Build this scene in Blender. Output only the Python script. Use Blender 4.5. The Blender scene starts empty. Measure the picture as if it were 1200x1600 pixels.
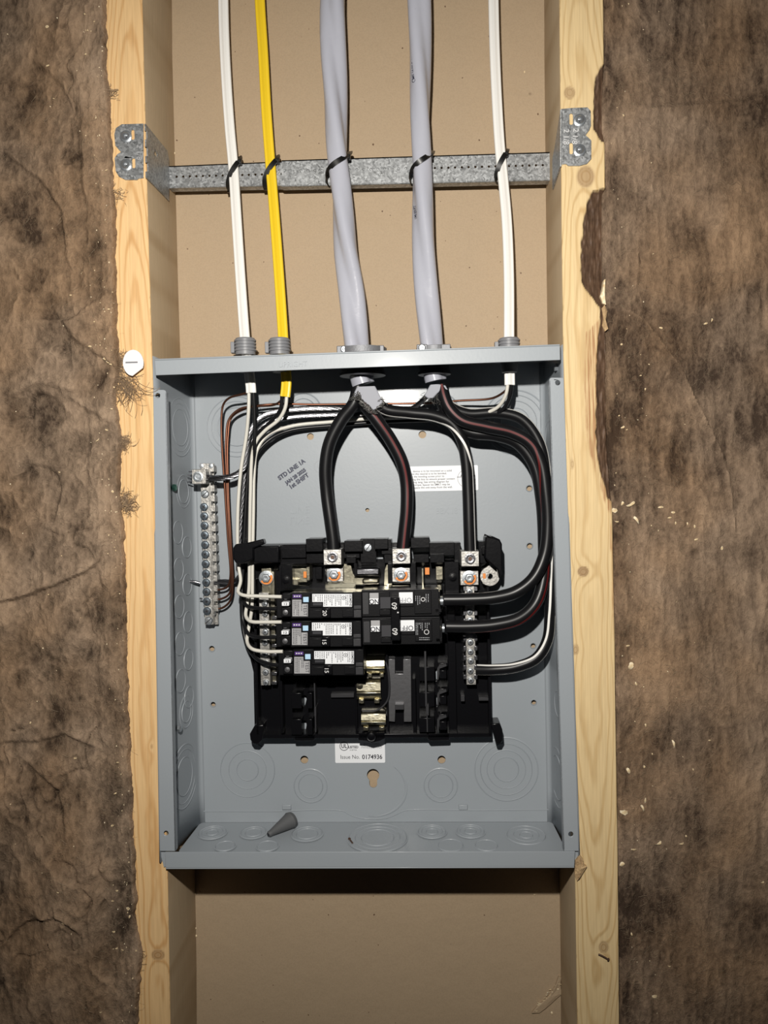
import bpy, bmesh, math, random
import numpy as np
from mathutils import Vector as V, Matrix, noise
from mathutils.geometry import tessellate_polygon
random.seed(7)
rng = np.random.RandomState(11)
scn = bpy.context.scene
COL = scn.collection
PI = math.pi
# ------------------------------------------------------------------ camera (metres; wall plane is y = 0, camera on the -y side)
F_PX = 1300.7
CAM = V((0.0552, -0.7398, 0.1022))
YAW, PITCH, ROLL = -0.0465, 0.0249, 0.0203
def cam_axes():
    cy, sy, cp, sp, cr, sr = math.cos(YAW), math.sin(YAW), math.cos(PITCH), math.sin(PITCH), math.cos(ROLL), math.sin(ROLL)
    f = V((sy*cp, cy*cp, -sp)); r0 = V((cy, -sy, 0)); d0 = f.cross(r0)
    return r0*cr + d0*sr, -r0*sr + d0*cr, f
CR, CD, CF = cam_axes()
cam_d = bpy.data.cameras.new('camera'); cam = bpy.data.objects.new('camera', cam_d); COL.objects.link(cam)
cam_d.sensor_fit = 'HORIZONTAL'; cam_d.sensor_width = 36; cam_d.lens = 36*F_PX/1200; cam_d.clip_start = .01
M = Matrix((CR, -CD, -CF)).transposed().to_4x4(); M.translation = CAM
cam.matrix_world = M; scn.camera = cam
# ------------------------------------------------------------------ world and the work lamp just above the lens
w_ = bpy.data.worlds.new('world'); scn.world = w_; w_.use_nodes = True
w_.node_tree.nodes['Background'].inputs[0].default_value = (.72, .78, 1, 1)
w_.node_tree.nodes['Background'].inputs[1].default_value = .006
ld = bpy.data.lights.new('head_lamp', 'SPOT'); ld.energy = 34.5; ld.color = (1, .955, .885)
ld.shadow_soft_size = .011; ld.spot_size = math.radians(106); ld.spot_blend = 1.0
lamp = bpy.data.objects.new('head_lamp', ld); COL.objects.link(lamp)
lamp.location = CAM + V((-.045, .01, .20))
lamp.rotation_euler = (V((.015, 0, .17)) - lamp.location).to_track_quat('-Z', 'Y').to_euler()
scn.view_settings.view_transform = 'Standard'; scn.view_settings.look = 'None'
scn.view_settings.gamma = 1; scn.view_settings.exposure = 0.0; scn.view_settings.use_curve_mapping = False

# ------------------------------------------------------------------ frames: x right, y up, z out of the wall (mm)
class Frame:
    def __init__(s, O, X, U, N): s.O, s.X, s.U, s.N = O, X, U, N
    def pt(s, x, y, z): return s.O + (s.X*x + s.U*y + s.N*z)*.001
    def xy(s, u, v, h):
        d = CF*F_PX + CR*(u-600) + CD*(v-800)
        p0 = s.O + s.N*h*.001
        q = CAM + d*((p0-CAM).dot(s.N)/d.dot(s.N)) - s.O
        return q.dot(s.X)*1000, q.dot(s.U)*1000
    def at(s, u, v, h):
        x, y = s.xy(u, v, h); return s.pt(x, y, h)
    def scale(s, h): return F_PX/((s.pt(0, 0, h)-CAM).dot(CF)*1000)   # px per mm
TILT = .010
U_ = V((0, math.sin(TILT), math.cos(TILT))); NI = V((0, math.cos(TILT), -math.sin(TILT)))
DEP = 86
W = Frame(V((0, 0, 0)), V((1, 0, 0)), V((0, 0, 1)), V((0, -1, 0)))
B = Frame(V((0, 0, .2285)) - U_*.2285 + NI*DEP*.001, V((1, 0, 0)), U_, -NI)
w, b = W.at, B.at
def hit(u, v, p0, n):
    d = CF*F_PX + CR*(u-600) + CD*(v-800)
    return CAM + d*((p0-CAM).dot(n)/d.dot(n))
def lerp(tab, t):
    if t <= tab[0][0]: return tab[0][1]
    for (a, x), (c, y) in zip(tab, tab[1:]):
        if t <= c: return x + (y-x)*(t-a)/(c-a)
    return tab[-1][1]

# ------------------------------------------------------------------ materials
MATS = {}
def mat(name, col, rough=.5, metal=0, coat=0, bump=None, spec=.5, var=None, alpha=None, trans=0):
    m = bpy.data.materials.new(name); m.use_nodes = True; nt = m.node_tree; n = nt.nodes; l = nt.links
    p = n['Principled BSDF']; p.inputs['Base Color'].default_value = (*col, 1); p.inputs['Roughness'].default_value = rough
    p.inputs['Metallic'].default_value = metal; p.inputs['Coat Weight'].default_value = coat; p.inputs['Coat Roughness'].default_value = .12
    p.inputs['Specular IOR Level'].default_value = spec; p.inputs['Transmission Weight'].default_value = trans
    tc = n.new('ShaderNodeTexCoord')
    if var:   # (scale, second colour)
        t = n.new('ShaderNodeTexNoise'); t.inputs['Scale'].default_value = var[0]; t.inputs['Detail'].default_value = 5
        l.new(tc.outputs['Object'], t.inputs['Vector'])
        mx = n.new('ShaderNodeMix'); mx.data_type = 'RGBA'; mx.inputs[6].default_value = (*col, 1); mx.inputs[7].default_value = (*var[1], 1)
        mr = n.new('ShaderNodeMapRange'); mr.inputs[1].default_value = .35; mr.inputs[2].default_value = .65
        l.new(t.outputs['Fac'], mr.inputs[0]); l.new(mr.outputs[0], mx.inputs[0]); l.new(mx.outputs[2], p.inputs['Base Color'])
    if bump:  # (scale, strength, distance)
        t2 = n.new('ShaderNodeTexNoise'); t2.inputs['Scale'].default_value = bump[0]; t2.inputs['Detail'].default_value = 3
        l.new(tc.outputs['Object'], t2.inputs['Vector'])
        bp = n.new('ShaderNodeBump'); bp.inputs['Strength'].default_value = bump[1]; bp.inputs['Distance'].default_value = bump[2]
        l.new(t2.outputs['Fac'], bp.inputs['Height']); l.new(bp.outputs[0], p.inputs['Normal'])
    MATS[name] = m; return m
mat('box_paint', (.29, .32, .348), .44, spec=.42, coat=.1, bump=(420, .09, .0006), var=(9, (.30, .328, .355)))
mat('black_plastic', (.004, .004, .005), .25, spec=.28, bump=(300, .12, .0006))
mat('breaker_plastic', (.005, .005, .006), .36, spec=.22, bump=(900, .2, .0003))
mat('breaker_grey', (.03, .03, .033), .45, spec=.35, bump=(900, .2, .0003))
mat('wire_black', (.007, .007, .008), .36, spec=.35)
mat('wire_red', (.10, .008, .008), .45, spec=.3)
mat('wire_white', (.66, .64, .58), .38)
mat('jacket_white', (.80, .79, .76), .42, bump=(120, .1, .0006))
mat('jacket_yellow', (.80, .55, .02), .38, bump=(120, .1, .0006))
mat('jacket_grey', (.41, .42, .48), .27, bump=(60, .2, .003))
mat('copper', (.20, .088, .055), .38, .9)
mat('aluminium', (.30, .30, .32), .28, 1, bump=(700, .3, .0004))
mat('cast_alu', (.46, .45, .43), .45, .9, bump=(500, .5, .0005), var=(260, (.34, .33, .31)))
mat('zinc', (.42, .45, .48), .34, .75, bump=(500, .3, .0004))
mat('bus_metal', (.46, .43, .33), .28, 1, bump=(260, .35, .0006))
mat('dark_steel', (.20, .20, .21), .35, .8, bump=(300, .2, .0005))
mat('dark_slot', (.02, .02, .025), .6)
mat('strand', (.17, .17, .18), .3, 1, bump=(700, .3, .0004))
mat('jacket_cut', (.33, .34, .38), .7)
mat('screw_steel', (.20, .24, .28), .3, .85)
mat('dark_cast', (.22, .225, .24), .58, .5, bump=(500, .5, .0005))
mat('tuft', (.27, .19, .12), .85)
mat('nut_shaded', (.03, .03, .033), .4, .6)  # near black: shade under the top wall painted into the nuts
mat('orange', (.75, .24, .04), .5)
mat('grey_plastic', (.20, .205, .22), .45)
mat('rubber_grey', (.085, .088, .092), .7, bump=(800, .3, .0004))
mat('label_white', (.80, .82, .85), .45)
mat('label_silver', (.36, .36, .37), .45)
mat('label_purple', (.08, .03, .2), .4)
mat('button_blue', (.45, .66, .86), .4)
mat('ink', (.03, .03, .04), .6)
mat('ink_grey', (.32, .33, .35), .6)
mat('ink_soft', (.19, .20, .235), .6)
mat('ink_stamp', (.04, .045, .075), .6)
mat('ink_white', (.62, .62, .62), .6)
mat('tie_black', (.006, .006, .006), .38)
mat('white_cap', (.80, .79, .80), .4)
mat('chip', (.86, .76, .56), .8, var=(300, (.66, .49, .27)))
mat('torn_wood', (.38, .25, .13), .85, bump=(500, .6, .002), var=(150, (.55, .38, .2)))
mat('rust', (.12, .07, .05), .6, .5)
mat('green_screw', (.12, .30, .24), .3, .9)
mat('fibre', (.36, .28, .19), .8)
def mat_clear():
    m = mat('clear_plastic', (.92, .93, .95), .12, trans=1); m.node_tree.nodes['Principled BSDF'].inputs['IOR'].default_value = 1.45
mat_clear()
def mat_galv():
    m = mat('galvanised', (.5, .53, .56), .36, .6); nt = m.node_tree; n = nt.nodes; l = nt.links; p = n['Principled BSDF']
    tc = n.new('ShaderNodeTexCoord'); nz = n.new('ShaderNodeTexNoise'); nz.inputs['Scale'].default_value = 230; nz.inputs['Detail'].default_value = 2
    mx = n.new('ShaderNodeMix'); mx.data_type = 'RGBA'; mx.blend_type = 'ADD'; mx.inputs[0].default_value = .004
    l.new(tc.outputs['Object'], nz.inputs['Vector']); l.new(tc.outputs['Object'], mx.inputs[6]); l.new(nz.outputs['Color'], mx.inputs[7])
    vo = n.new('ShaderNodeTexVoronoi'); vo.inputs['Scale'].default_value = 560; l.new(mx.outputs[2], vo.inputs['Vector'])
    sp = n.new('ShaderNodeSeparateColor'); l.new(vo.outputs['Color'], sp.inputs[0])
    cr = n.new('ShaderNodeMapRange'); cr.inputs[3].default_value = .22; cr.inputs[4].default_value = .46; l.new(sp.outputs[0], cr.inputs[0])
    cb = n.new('ShaderNodeCombineColor')
    for i, k in enumerate((.95, .98, 1.0)):
        mm = n.new('ShaderNodeMath'); mm.operation = 'MULTIPLY'; mm.inputs[1].default_value = k; l.new(cr.outputs[0], mm.inputs[0]); l.new(mm.outputs[0], cb.inputs[i])
    l.new(cb.outputs[0], p.inputs['Base Color'])
    r2 = n.new('ShaderNodeMapRange'); r2.inputs[3].default_value = .3; r2.inputs[4].default_value = .55; l.new(sp.outputs[1], r2.inputs[0]); l.new(r2.outputs[0], p.inputs['Roughness'])
mat_galv()
def mat_kraft():
    m = mat('kraft', (.43, .30, .19), .62, spec=.3, bump=(60, .25, .0025)); nt = m.node_tree; n = nt.nodes; l = nt.links; p = n['Principled BSDF']
    tc = n.new('ShaderNodeTexCoord')
    a = n.new('ShaderNodeTexNoise'); a.inputs['Scale'].default_value = 6; a.inputs['Detail'].default_value = 6
    f = n.new('ShaderNodeTexNoise'); f.inputs['Scale'].default_value = 700; f.inputs['Detail'].default_value = 2
    s = n.new('ShaderNodeTexNoise'); s.inputs['Scale'].default_value = 260; s.inputs['Detail'].default_value = 0
    for t in (a, f, s): l.new(tc.outputs['Object'], t.inputs['Vector'])
    m1 = n.new('ShaderNodeMix'); m1.data_type = 'RGBA'; m1.inputs[6].default_value = (.385, .29, .188, 1); m1.inputs[7].default_value = (.425, .32, .212, 1); l.new(a.outputs['Fac'], m1.inputs[0])
    m2 = n.new('ShaderNodeMix'); m2.data_type = 'RGBA'; m2.blend_type = 'MULTIPLY'; m2.inputs[0].default_value = .25; l.new(m1.outputs[2], m2.inputs[6])
    rr = n.new('ShaderNodeMapRange'); rr.inputs[1].default_value = .3; rr.inputs[2].default_value = .6; rr.inputs[3].default_value = .7; l.new(f.outputs['Fac'], rr.inputs[0])
    l.new(rr.outputs[0], m2.inputs[7])
    sr = n.new('ShaderNodeMapRange'); sr.inputs[1].default_value = .835; sr.inputs[2].default_value = .86; l.new(s.outputs['Fac'], sr.inputs[0])
    m3 = n.new('ShaderNodeMix'); m3.data_type = 'RGBA'; l.new(sr.outputs[0], m3.inputs[0]); l.new(m2.outputs[2], m3.inputs[6]); m3.inputs[7].default_value = (.12, .07, .04, 1)
    l.new(m3.outputs[2], p.inputs['Base Color'])
mat_kraft()
def mat_wood(name, light, dark, side=False):
    m = mat(name, light, .6, spec=.3); nt = m.node_tree; n = nt.nodes; l = nt.links; p = n['Principled BSDF']
    tc = n.new('ShaderNodeTexCoord')
    at = n.new('ShaderNodeAttribute'); at.attribute_name = 'grain'
    sn = n.new('ShaderNodeMath'); sn.operation = 'SINE'; l.new(at.outputs['Fac'], sn.inputs[0])
    mr = n.new('ShaderNodeMapRange'); mr.inputs[1].default_value = -.2; mr.inputs[2].default_value = 1.0; l.new(sn.outputs[0], mr.inputs[0])
    pw = n.new('ShaderNodeMath'); pw.operation = 'POWER'; pw.inputs[1].default_value = 2.4; l.new(mr.outputs[0], pw.inputs[0])
    mp = n.new('ShaderNodeMapping'); mp.inputs['Scale'].default_value = (900, 900, 25); l.new(tc.outputs['Object'], mp.inputs['Vector'])
    fi = n.new('ShaderNodeTexNoise'); fi.inputs['Scale'].default_value = 1; fi.inputs['Detail'].default_value = 4; l.new(mp.outputs[0], fi.inputs['Vector'])
    lo = n.new('ShaderNodeTexNoise'); lo.inputs['Scale'].default_value = 11; lo.inputs['Detail'].default_value = 3; l.new(tc.outputs['Object'], lo.inputs['Vector'])
    mulf = n.new('ShaderNodeMath'); mulf.operation = 'MULTIPLY'; l.new(pw.outputs[0], mulf.inputs[0]); l.new(lo.outputs['Fac'], mulf.inputs[1])
    m1 = n.new('ShaderNodeMix'); m1.data_type = 'RGBA'; m1.inputs[6].default_value = (*light, 1); m1.inputs[7].default_value = (*dark, 1); l.new(mulf.outputs[0], m1.inputs[0])
    m2 = n.new('ShaderNodeMix'); m2.data_type = 'RGBA'; m2.blend_type = 'MULTIPLY'; m2.inputs[0].default_value = .45; l.new(m1.outputs[2], m2.inputs[6])
    rr = n.new('ShaderNodeMapRange'); rr.inputs[1].default_value = .3; rr.inputs[2].default_value = .62; rr.inputs[3].default_value = .72; l.new(fi.outputs['Fac'], rr.inputs[0]); l.new(rr.outputs[0], m2.inputs[7])
    kn = n.new('ShaderNodeAttribute'); kn.attribute_name = 'knot'
    m3 = n.new('ShaderNodeMix'); m3.data_type = 'RGBA'; l.new(kn.outputs['Fac'], m3.inputs[0]); l.new(m2.outputs[2], m3.inputs[6]); m3.inputs[7].default_value = (.20, .10, .045, 1)
    bk = n.new('ShaderNodeAttribute'); bk.attribute_name = 'bark'
    bn = n.new('ShaderNodeTexNoise'); bn.inputs['Scale'].default_value = 160; bn.inputs['Detail'].default_value = 6; l.new(tc.outputs['Object'], bn.inputs['Vector'])
    bc = n.new('ShaderNodeMix'); bc.data_type = 'RGBA'; bc.inputs[6].default_value = (.035, .02, .013, 1); bc.inputs[7].default_value = (.17, .10, .06, 1); l.new(bn.outputs['Fac'], bc.inputs[0])
    m4 = n.new('ShaderNodeMix'); m4.data_type = 'RGBA'; l.new(bk.outputs['Fac'], m4.inputs[0]); l.new(m3.outputs[2], m4.inputs[6]); l.new(bc.outputs[2], m4.inputs[7])
    cam_ = n.new('ShaderNodeAttribute'); cam_.attribute_name = 'cambium'
    m5 = n.new('ShaderNodeMix'); m5.data_type = 'RGBA'; l.new(m4.outputs[2], m5.inputs[6]); m5.inputs[7].default_value = (.40, .22, .10, 1)
    cm = n.new('ShaderNodeMath'); cm.operation = 'MULTIPLY'; l.new(cam_.outputs['Fac'], cm.inputs[0])
    cr = n.new('ShaderNodeMapRange'); cr.inputs[1].default_value = .42; cr.inputs[2].default_value = .58; l.new(fi.outputs['Fac'], cr.inputs[0]); l.new(cr.outputs[0], cm.inputs[1]); l.new(cm.outputs[0], m5.inputs[0])
    l.new(m5.outputs[2], p.inputs['Base Color'])
    ad = n.new('ShaderNodeMath'); ad.operation = 'MULTIPLY_ADD'; ad.inputs[1].default_value = .5; l.new(pw.outputs[0], ad.inputs[0]); l.new(fi.outputs['Fac'], ad.inputs[2])
    ad2 = n.new('ShaderNodeMath'); ad2.operation = 'MULTIPLY_ADD'; l.new(bn.outputs['Fac'], ad2.inputs[0]); l.new(bk.outputs['Fac'], ad2.inputs[1]); l.new(ad.outputs[0], ad2.inputs[2])
    bp = n.new('ShaderNodeBump'); bp.inputs['Strength'].default_value = .35; bp.inputs['Distance'].default_value = .0008; l.new(ad2.outputs[0], bp.inputs['Height']); l.new(bp.outputs[0], p.inputs['Normal'])
mat_wood('pine_left', (.78, .52, .255), (.55, .28, .09))
mat_wood('pine_side_shaded', (.46, .35, .225), (.34, .235, .13))  # greyer side faces, darkened in the colour for their grazing light
mat_wood('pine_right', (.72, .54, .29), (.50, .32, .13))
def mat_wool(name, d, l_, st):
    m = mat(name, d, .9, spec=.2); nt = m.node_tree; n = nt.nodes; l = nt.links; p = n['Principled BSDF']
    tc = n.new('ShaderNodeTexCoord')
    def mp_(sc):
        mp = n.new('ShaderNodeMapping'); mp.inputs['Scale'].default_value = sc; l.new(tc.outputs['Object'], mp.inputs['Vector']); return mp.outputs[0]
    def nz(sc, det, vec, dist=0, ro=.6):
        t = n.new('ShaderNodeTexNoise'); t.inputs['Scale'].default_value = sc; t.inputs['Detail'].default_value = det; t.inputs['Distortion'].default_value = dist
        t.inputs['Roughness'].default_value = ro; l.new(vec, t.inputs['Vector']); return t.outputs['Fac']
    def ma(op, a, b_, c=None):
        q = n.new('ShaderNodeMath'); q.operation = op
        for k, x in enumerate((a, b_, c)):
            if x is None: continue
            if isinstance(x, (int, float)): q.inputs[k].default_value = x
            else: l.new(x, q.inputs[k])
        return q.outputs[0]
    a = nz(22, 9, mp_(st), 1.2); c = nz(75, 5, mp_(st), 2.5); f = nz(260, 3, mp_((1, 1, .6)), 3.0); big = nz(8, 2, tc.outputs['Object'])
    at = n.new('ShaderNodeAttribute'); at.attribute_name = 'tone'
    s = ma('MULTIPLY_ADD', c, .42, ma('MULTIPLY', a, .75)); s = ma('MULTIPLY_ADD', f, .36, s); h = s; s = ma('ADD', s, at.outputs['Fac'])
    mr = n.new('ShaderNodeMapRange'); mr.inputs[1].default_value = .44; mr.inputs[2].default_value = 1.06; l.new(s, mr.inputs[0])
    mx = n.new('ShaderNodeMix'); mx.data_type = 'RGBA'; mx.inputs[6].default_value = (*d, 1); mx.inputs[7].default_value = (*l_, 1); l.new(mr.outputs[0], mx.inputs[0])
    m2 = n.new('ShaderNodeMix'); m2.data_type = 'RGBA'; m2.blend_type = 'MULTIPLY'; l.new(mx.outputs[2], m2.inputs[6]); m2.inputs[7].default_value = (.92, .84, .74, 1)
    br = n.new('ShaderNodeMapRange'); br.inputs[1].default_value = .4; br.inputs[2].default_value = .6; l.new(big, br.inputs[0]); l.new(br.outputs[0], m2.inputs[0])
    l.new(m2.outputs[2], p.inputs['Base Color'])
    bp = n.new('ShaderNodeBump'); bp.inputs['Strength'].default_value = .6; bp.inputs['Distance'].default_value = .0045
    l.new(h, bp.inputs['Height']); l.new(bp.outputs[0], p.inputs['Normal'])
mat_wool('wool_left', (.050, .033, .022), (.355, .255, .175), (1.3, 1.3, .9))
mat_wool('wool_right', (.052, .034, .023), (.35, .25, .172), (1.5, 1.3, .75))

# ------------------------------------------------------------------ objects
ORG = {}; TEXTS = []
def tag(o, label=None, cat=None, group=None, kind=None):
    if label: o['label'] = label
    if cat: o['category'] = cat
    if group: o['group'] = group
    if kind: o['kind'] = kind
    return o
def thing(name, label, cat, origin, group=None):
    o = bpy.data.objects.new(name, None); COL.objects.link(o); o.location = origin; o.empty_display_size = .01
    ORG[o.name] = V(origin); return tag(o, label, cat, group)
class MB:
    def __init__(s): s.v = []; s.f = []; s.m = []
    def add(s, vs, fs, mi=0):
        k = len(s.v); s.v += [V(a) for a in vs]; s.f += [tuple(i+k for i in f) for f in fs]; s.m += [mi]*len(fs); return s
    def box(s, F, x0, x1, y0, y1, z0, z1, mi=0, taper=0):
        t = taper
        P = [F.pt(*c) for c in ((x0, y0, z0), (x1, y0, z0), (x1, y1, z0), (x0, y1, z0), (x0+t, y0+t, z1), (x1-t, y0+t, z1), (x1-t, y1-t, z1), (x0+t, y1-t, z1))]
        return s.add(P, [(3, 2, 1, 0), (4, 5, 6, 7), (0, 1, 5, 4), (1, 2, 6, 5), (2, 3, 7, 6), (3, 0, 4, 7)], mi)
    def pbox(s, F, u0, v0, u1, v1, z0, z1, mi=0, taper=0):      # edges given where they show, at the front face
        uc, vc = (u0+u1)/2, (v0+v1)/2
        return s.box(F, F.xy(u0, vc, z1)[0], F.xy(u1, vc, z1)[0], F.xy(uc, v1, z1)[1], F.xy(uc, v0, z1)[1], z0, z1, mi, taper)
    def plate(s, F, loops, z0, z1, mi=0):                        # loops in mm: outer, then holes
        L = [[V((x, y, 0)) for x, y in lp] for lp in loops]
        tris = tessellate_polygon(L); flat = [p for lp in L for p in lp]; n = len(flat)
        vs = [F.pt(p.x, p.y, z1) for p in flat] + [F.pt(p.x, p.y, z0) for p in flat]
        fs = []
        for a, b_, c in tris:
            nz = (flat[b_]-flat[a]).cross(flat[c]-flat[a]).z
            if nz < 0: b_, c = c, b_
            fs += [(a, b_, c), (n+a, n+c, n+b_)]
        k = 0
        for lp in L:
            m_ = len(lp)
            for i in range(m_):
                j = (i+1) % m_; fs.append((k+i, n+k+i, n+k+j, k+j))
            k += m_
        return s.add(vs, fs, mi)
    def lathe(s, c, axis, prof, seg=20, mi=0, sx=1.0, up=None, a0=0.0):   # prof: (radius, height) mm, c world point
        axis = axis.normalized(); up = up or V((0, 0, 1))
        if abs(axis.dot(up)) > .95: up = V((1, 0, 0))
        e1 = axis.cross(up).normalized(); e2 = e1.cross(axis).normalized(); vs = []; fs = []
        for r, h in prof:
            for i in range(seg):
                a = 2*PI*i/seg + a0; vs.append(c + (e1*math.cos(a)*r*sx + e2*math.sin(a)*r + axis*h)*.001)
        for k in range(len(prof)-1):
            for i in range(seg):
                j = (i+1) % seg; fs.append((k*seg+i, (k+1)*seg+i, (k+1)*seg+j, k*seg+j))
        fs.append(tuple(range(seg))); k = (len(prof)-1)*seg; fs.append(tuple(reversed(range(k, k+seg))))
        return s.add(vs, fs, mi)
    def sweep(s, pts, section, mi=0, ref=None, closed=False, step=.0025, smooth=True):
        # section(t, i, length) -> list of (side, out) offsets in metres
        P = resample(pts, step, closed) if smooth else [V(p) for p in pts]
        ref = ref or B.N; n = len(P); rings = []; prev = None; dist = 0
        for i, p in enumerate(P):
            if closed: t = P[(i+1) % n]-P[i-1]
            else: t = P[min(i+1, n-1)]-P[max(i-1, 0)]
            t.normalize(); o_ = ref - t*ref.dot(t)
            if prev is not None:
                q = prev - t*prev.dot(t); q.normalize()
                wgt = min(1, o_.length*1.3); o_ = (q*(1-wgt*.5) + (o_.normalized() if o_.length > 1e-4 else q)*wgt*.5)
            o_.normalize(); prev = o_.copy(); sd = t.cross(o_).normalized()
            if i: dist += (p-P[i-1]).length
            rings.append([p + sd*a + o_*c for a, c in section(i/(n-1), i, dist)])
        m_ = len(rings[0]); vs = [q for r in rings for q in r]; fs = []
        for i in range(n if closed else n-1):
            k = (i+1) % n
            for j in range(m_):
                jj = (j+1) % m_; fs.append((i*m_+j, i*m_+jj, k*m_+jj, k*m_+j))
        if not closed: fs += [tuple(reversed(range(m_))), tuple(range((n-1)*m_, n*m_))]
        return s.add(vs, fs, mi)
    def tube(s, pts, r, seg=10, mi=0, **k):
        return s.sweep(pts, lambda t, i, d: [(math.cos(2*PI*j/seg)*r*.001, math.sin(2*PI*j/seg)*r*.001) for j in range(seg)], mi, **k)
    def mesh(s, mats, origin=V((0, 0, 0)), smooth=False, name='m'):
        me = bpy.data.meshes.new(name); me.from_pydata([v-origin for v in s.v], [], s.f)
        for m_ in (mats if isinstance(mats, (list, tuple)) else [mats]): me.materials.append(MATS[m_])
        me.polygons.foreach_set('material_index', s.m)
        bm = bmesh.new(); bm.from_mesh(me); bmesh.ops.recalc_face_normals(bm, faces=bm.faces); bm.to_mesh(me); bm.free()
        if smooth:
            me.polygons.foreach_set('use_smooth', [True]*len(me.polygons))
            me.set_sharp_from_angle(angle=math.radians(smooth if smooth is not True else 50))
        me.update(); return me
def build(mb, name, mats, parent=None, smooth=False, bevel=0, label=None, origin=None, **kw):
    o0 = ORG[parent.name] if parent is not None else (V(origin) if origin is not None else V((0, 0, 0)))
    me = mb.mesh(mats, o0, smooth, name); o = bpy.data.objects.new(name, me); COL.objects.link(o)
    if parent is not None: o.parent = parent
    else: o.location = o0
    ORG[o.name] = o0
    if bevel:
        bv = o.modifiers.new('bevel', 'BEVEL'); bv.width = bevel*.001; bv.segments = 2; bv.limit_method = 'ANGLE'; bv.angle_limit = math.radians(40)
        me.polygons.foreach_set('use_smooth', [True]*len(me.polygons)); me.set_sharp_from_angle(angle=math.radians(30)); bv.harden_normals = False
    return tag(o, label, **kw)
def inst(name, me, parent, loc, rot=None):           # a copy that shares mesh data (mesh authored about the world origin)
    o = bpy.data.objects.new(name, me); COL.objects.link(o); o.parent = parent; o.location = loc - ORG[parent.name]
    if rot is not None: o.rotation_euler = rot
    ORG[o.name] = loc.copy(); return o
def resample(pts, step, closed=False):
    P = [V(p) for p in pts]; n = len(P); out = []
    def g(i): return P[i % n] if closed else P[max(0, min(n-1, i))]
    for i in range(n if closed else n-1):
        a, b_, c, d = g(i-1), g(i), g(i+1), g(i+2)
        if not closed and i == 0: a = b_*2-c
        if not closed and i == n-2: d = c*2-b_
        k = max(2, int((c-b_).length/step))
        t0 = 0; t1 = max((b_-a).length, 1e-6)**.5; t2 = t1+max((c-b_).length, 1e-6)**.5; t3 = t2+max((d-c).length, 1e-6)**.5
        for j in range(k):
            t = t1+(t2-t1)*j/k
            A1 = a*((t1-t)/(t1-t0))+b_*((t-t0)/(t1-t0)); A2 = b_*((t2-t)/(t2-t1))+c*((t-t1)/(t2-t1)); A3 = c*((t3-t)/(t3-t2))+d*((t-t2)/(t3-t2))
            B1 = A1*((t2-t)/(t2-t0))+A2*((t-t0)/(t2-t0)); B2 = A2*((t3-t)/(t3-t1))+A3*((t-t1)/(t3-t1))
            out.append(B1*((t2-t)/(t2-t1))+B2*((t-t1)/(t2-t1)))
    if not closed: out.append(P[-1])
    return out
def circ(x, y, r, n=20, sx=1): return [(x+math.cos(2*PI*i/n)*r*sx, y+math.sin(2*PI*i/n)*r) for i in range(n)]
def rrect(x0, x1, y0, y1, r, n=4):
    o = []
    for cx, cy, a in ((x1-r, y1-r, 0), (x0+r, y1-r, 90), (x0+r, y0+r, 180), (x1-r, y0+r, 270)):
        o += [(cx+r*math.cos(math.radians(a+90*i/n)), cy+r*math.sin(math.radians(a+90*i/n))) for i in range(n+1)]
    return o
def prect(F, u0, v0, u1, v1, z, r=0.8):
    uc, vc = (u0+u1)/2, (v0+v1)/2
    return rrect(F.xy(u0, vc, z)[0], F.xy(u1, vc, z)[0], F.xy(uc, v1, z)[1], F.xy(uc, v0, z)[1], r)
def ppoly(F, pts, z): return [F.xy(u, v, z) for u, v in pts]
def text(body, F, u, v, z, size, mat_, parent, rot=0, ext=0, sx=1.0, name='lettering', align='CENTER', mirror=False, bold=0, sp=1.0, ls=1.0):
    c = bpy.data.curves.new(name, 'FONT'); c.body = body; c.size = size*.001; c.align_x = align; c.align_y = 'CENTER'; c.extrude = ext*.001
    c.offset = bold*.001; c.space_line = ls; c.space_character = sp; c.resolution_u = 3
    c.materials.append(MATS[mat_]); o = bpy.data.objects.new(name, c); COL.objects.link(o)
    R = Matrix((F.X, F.U, F.N)).transposed().to_4x4()
    p = F.at(u, v, z); R = R @ Matrix.Rotation(math.radians(rot), 4, 'Z') @ Matrix.Diagonal((sx*(-1 if mirror else 1), 1, 1, 1)); R.translation = p
    TEXTS.append(o)
    if parent is not None: o.parent = parent; R.translation = p-ORG[parent.name]
    o.matrix_local = R; return o
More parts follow.
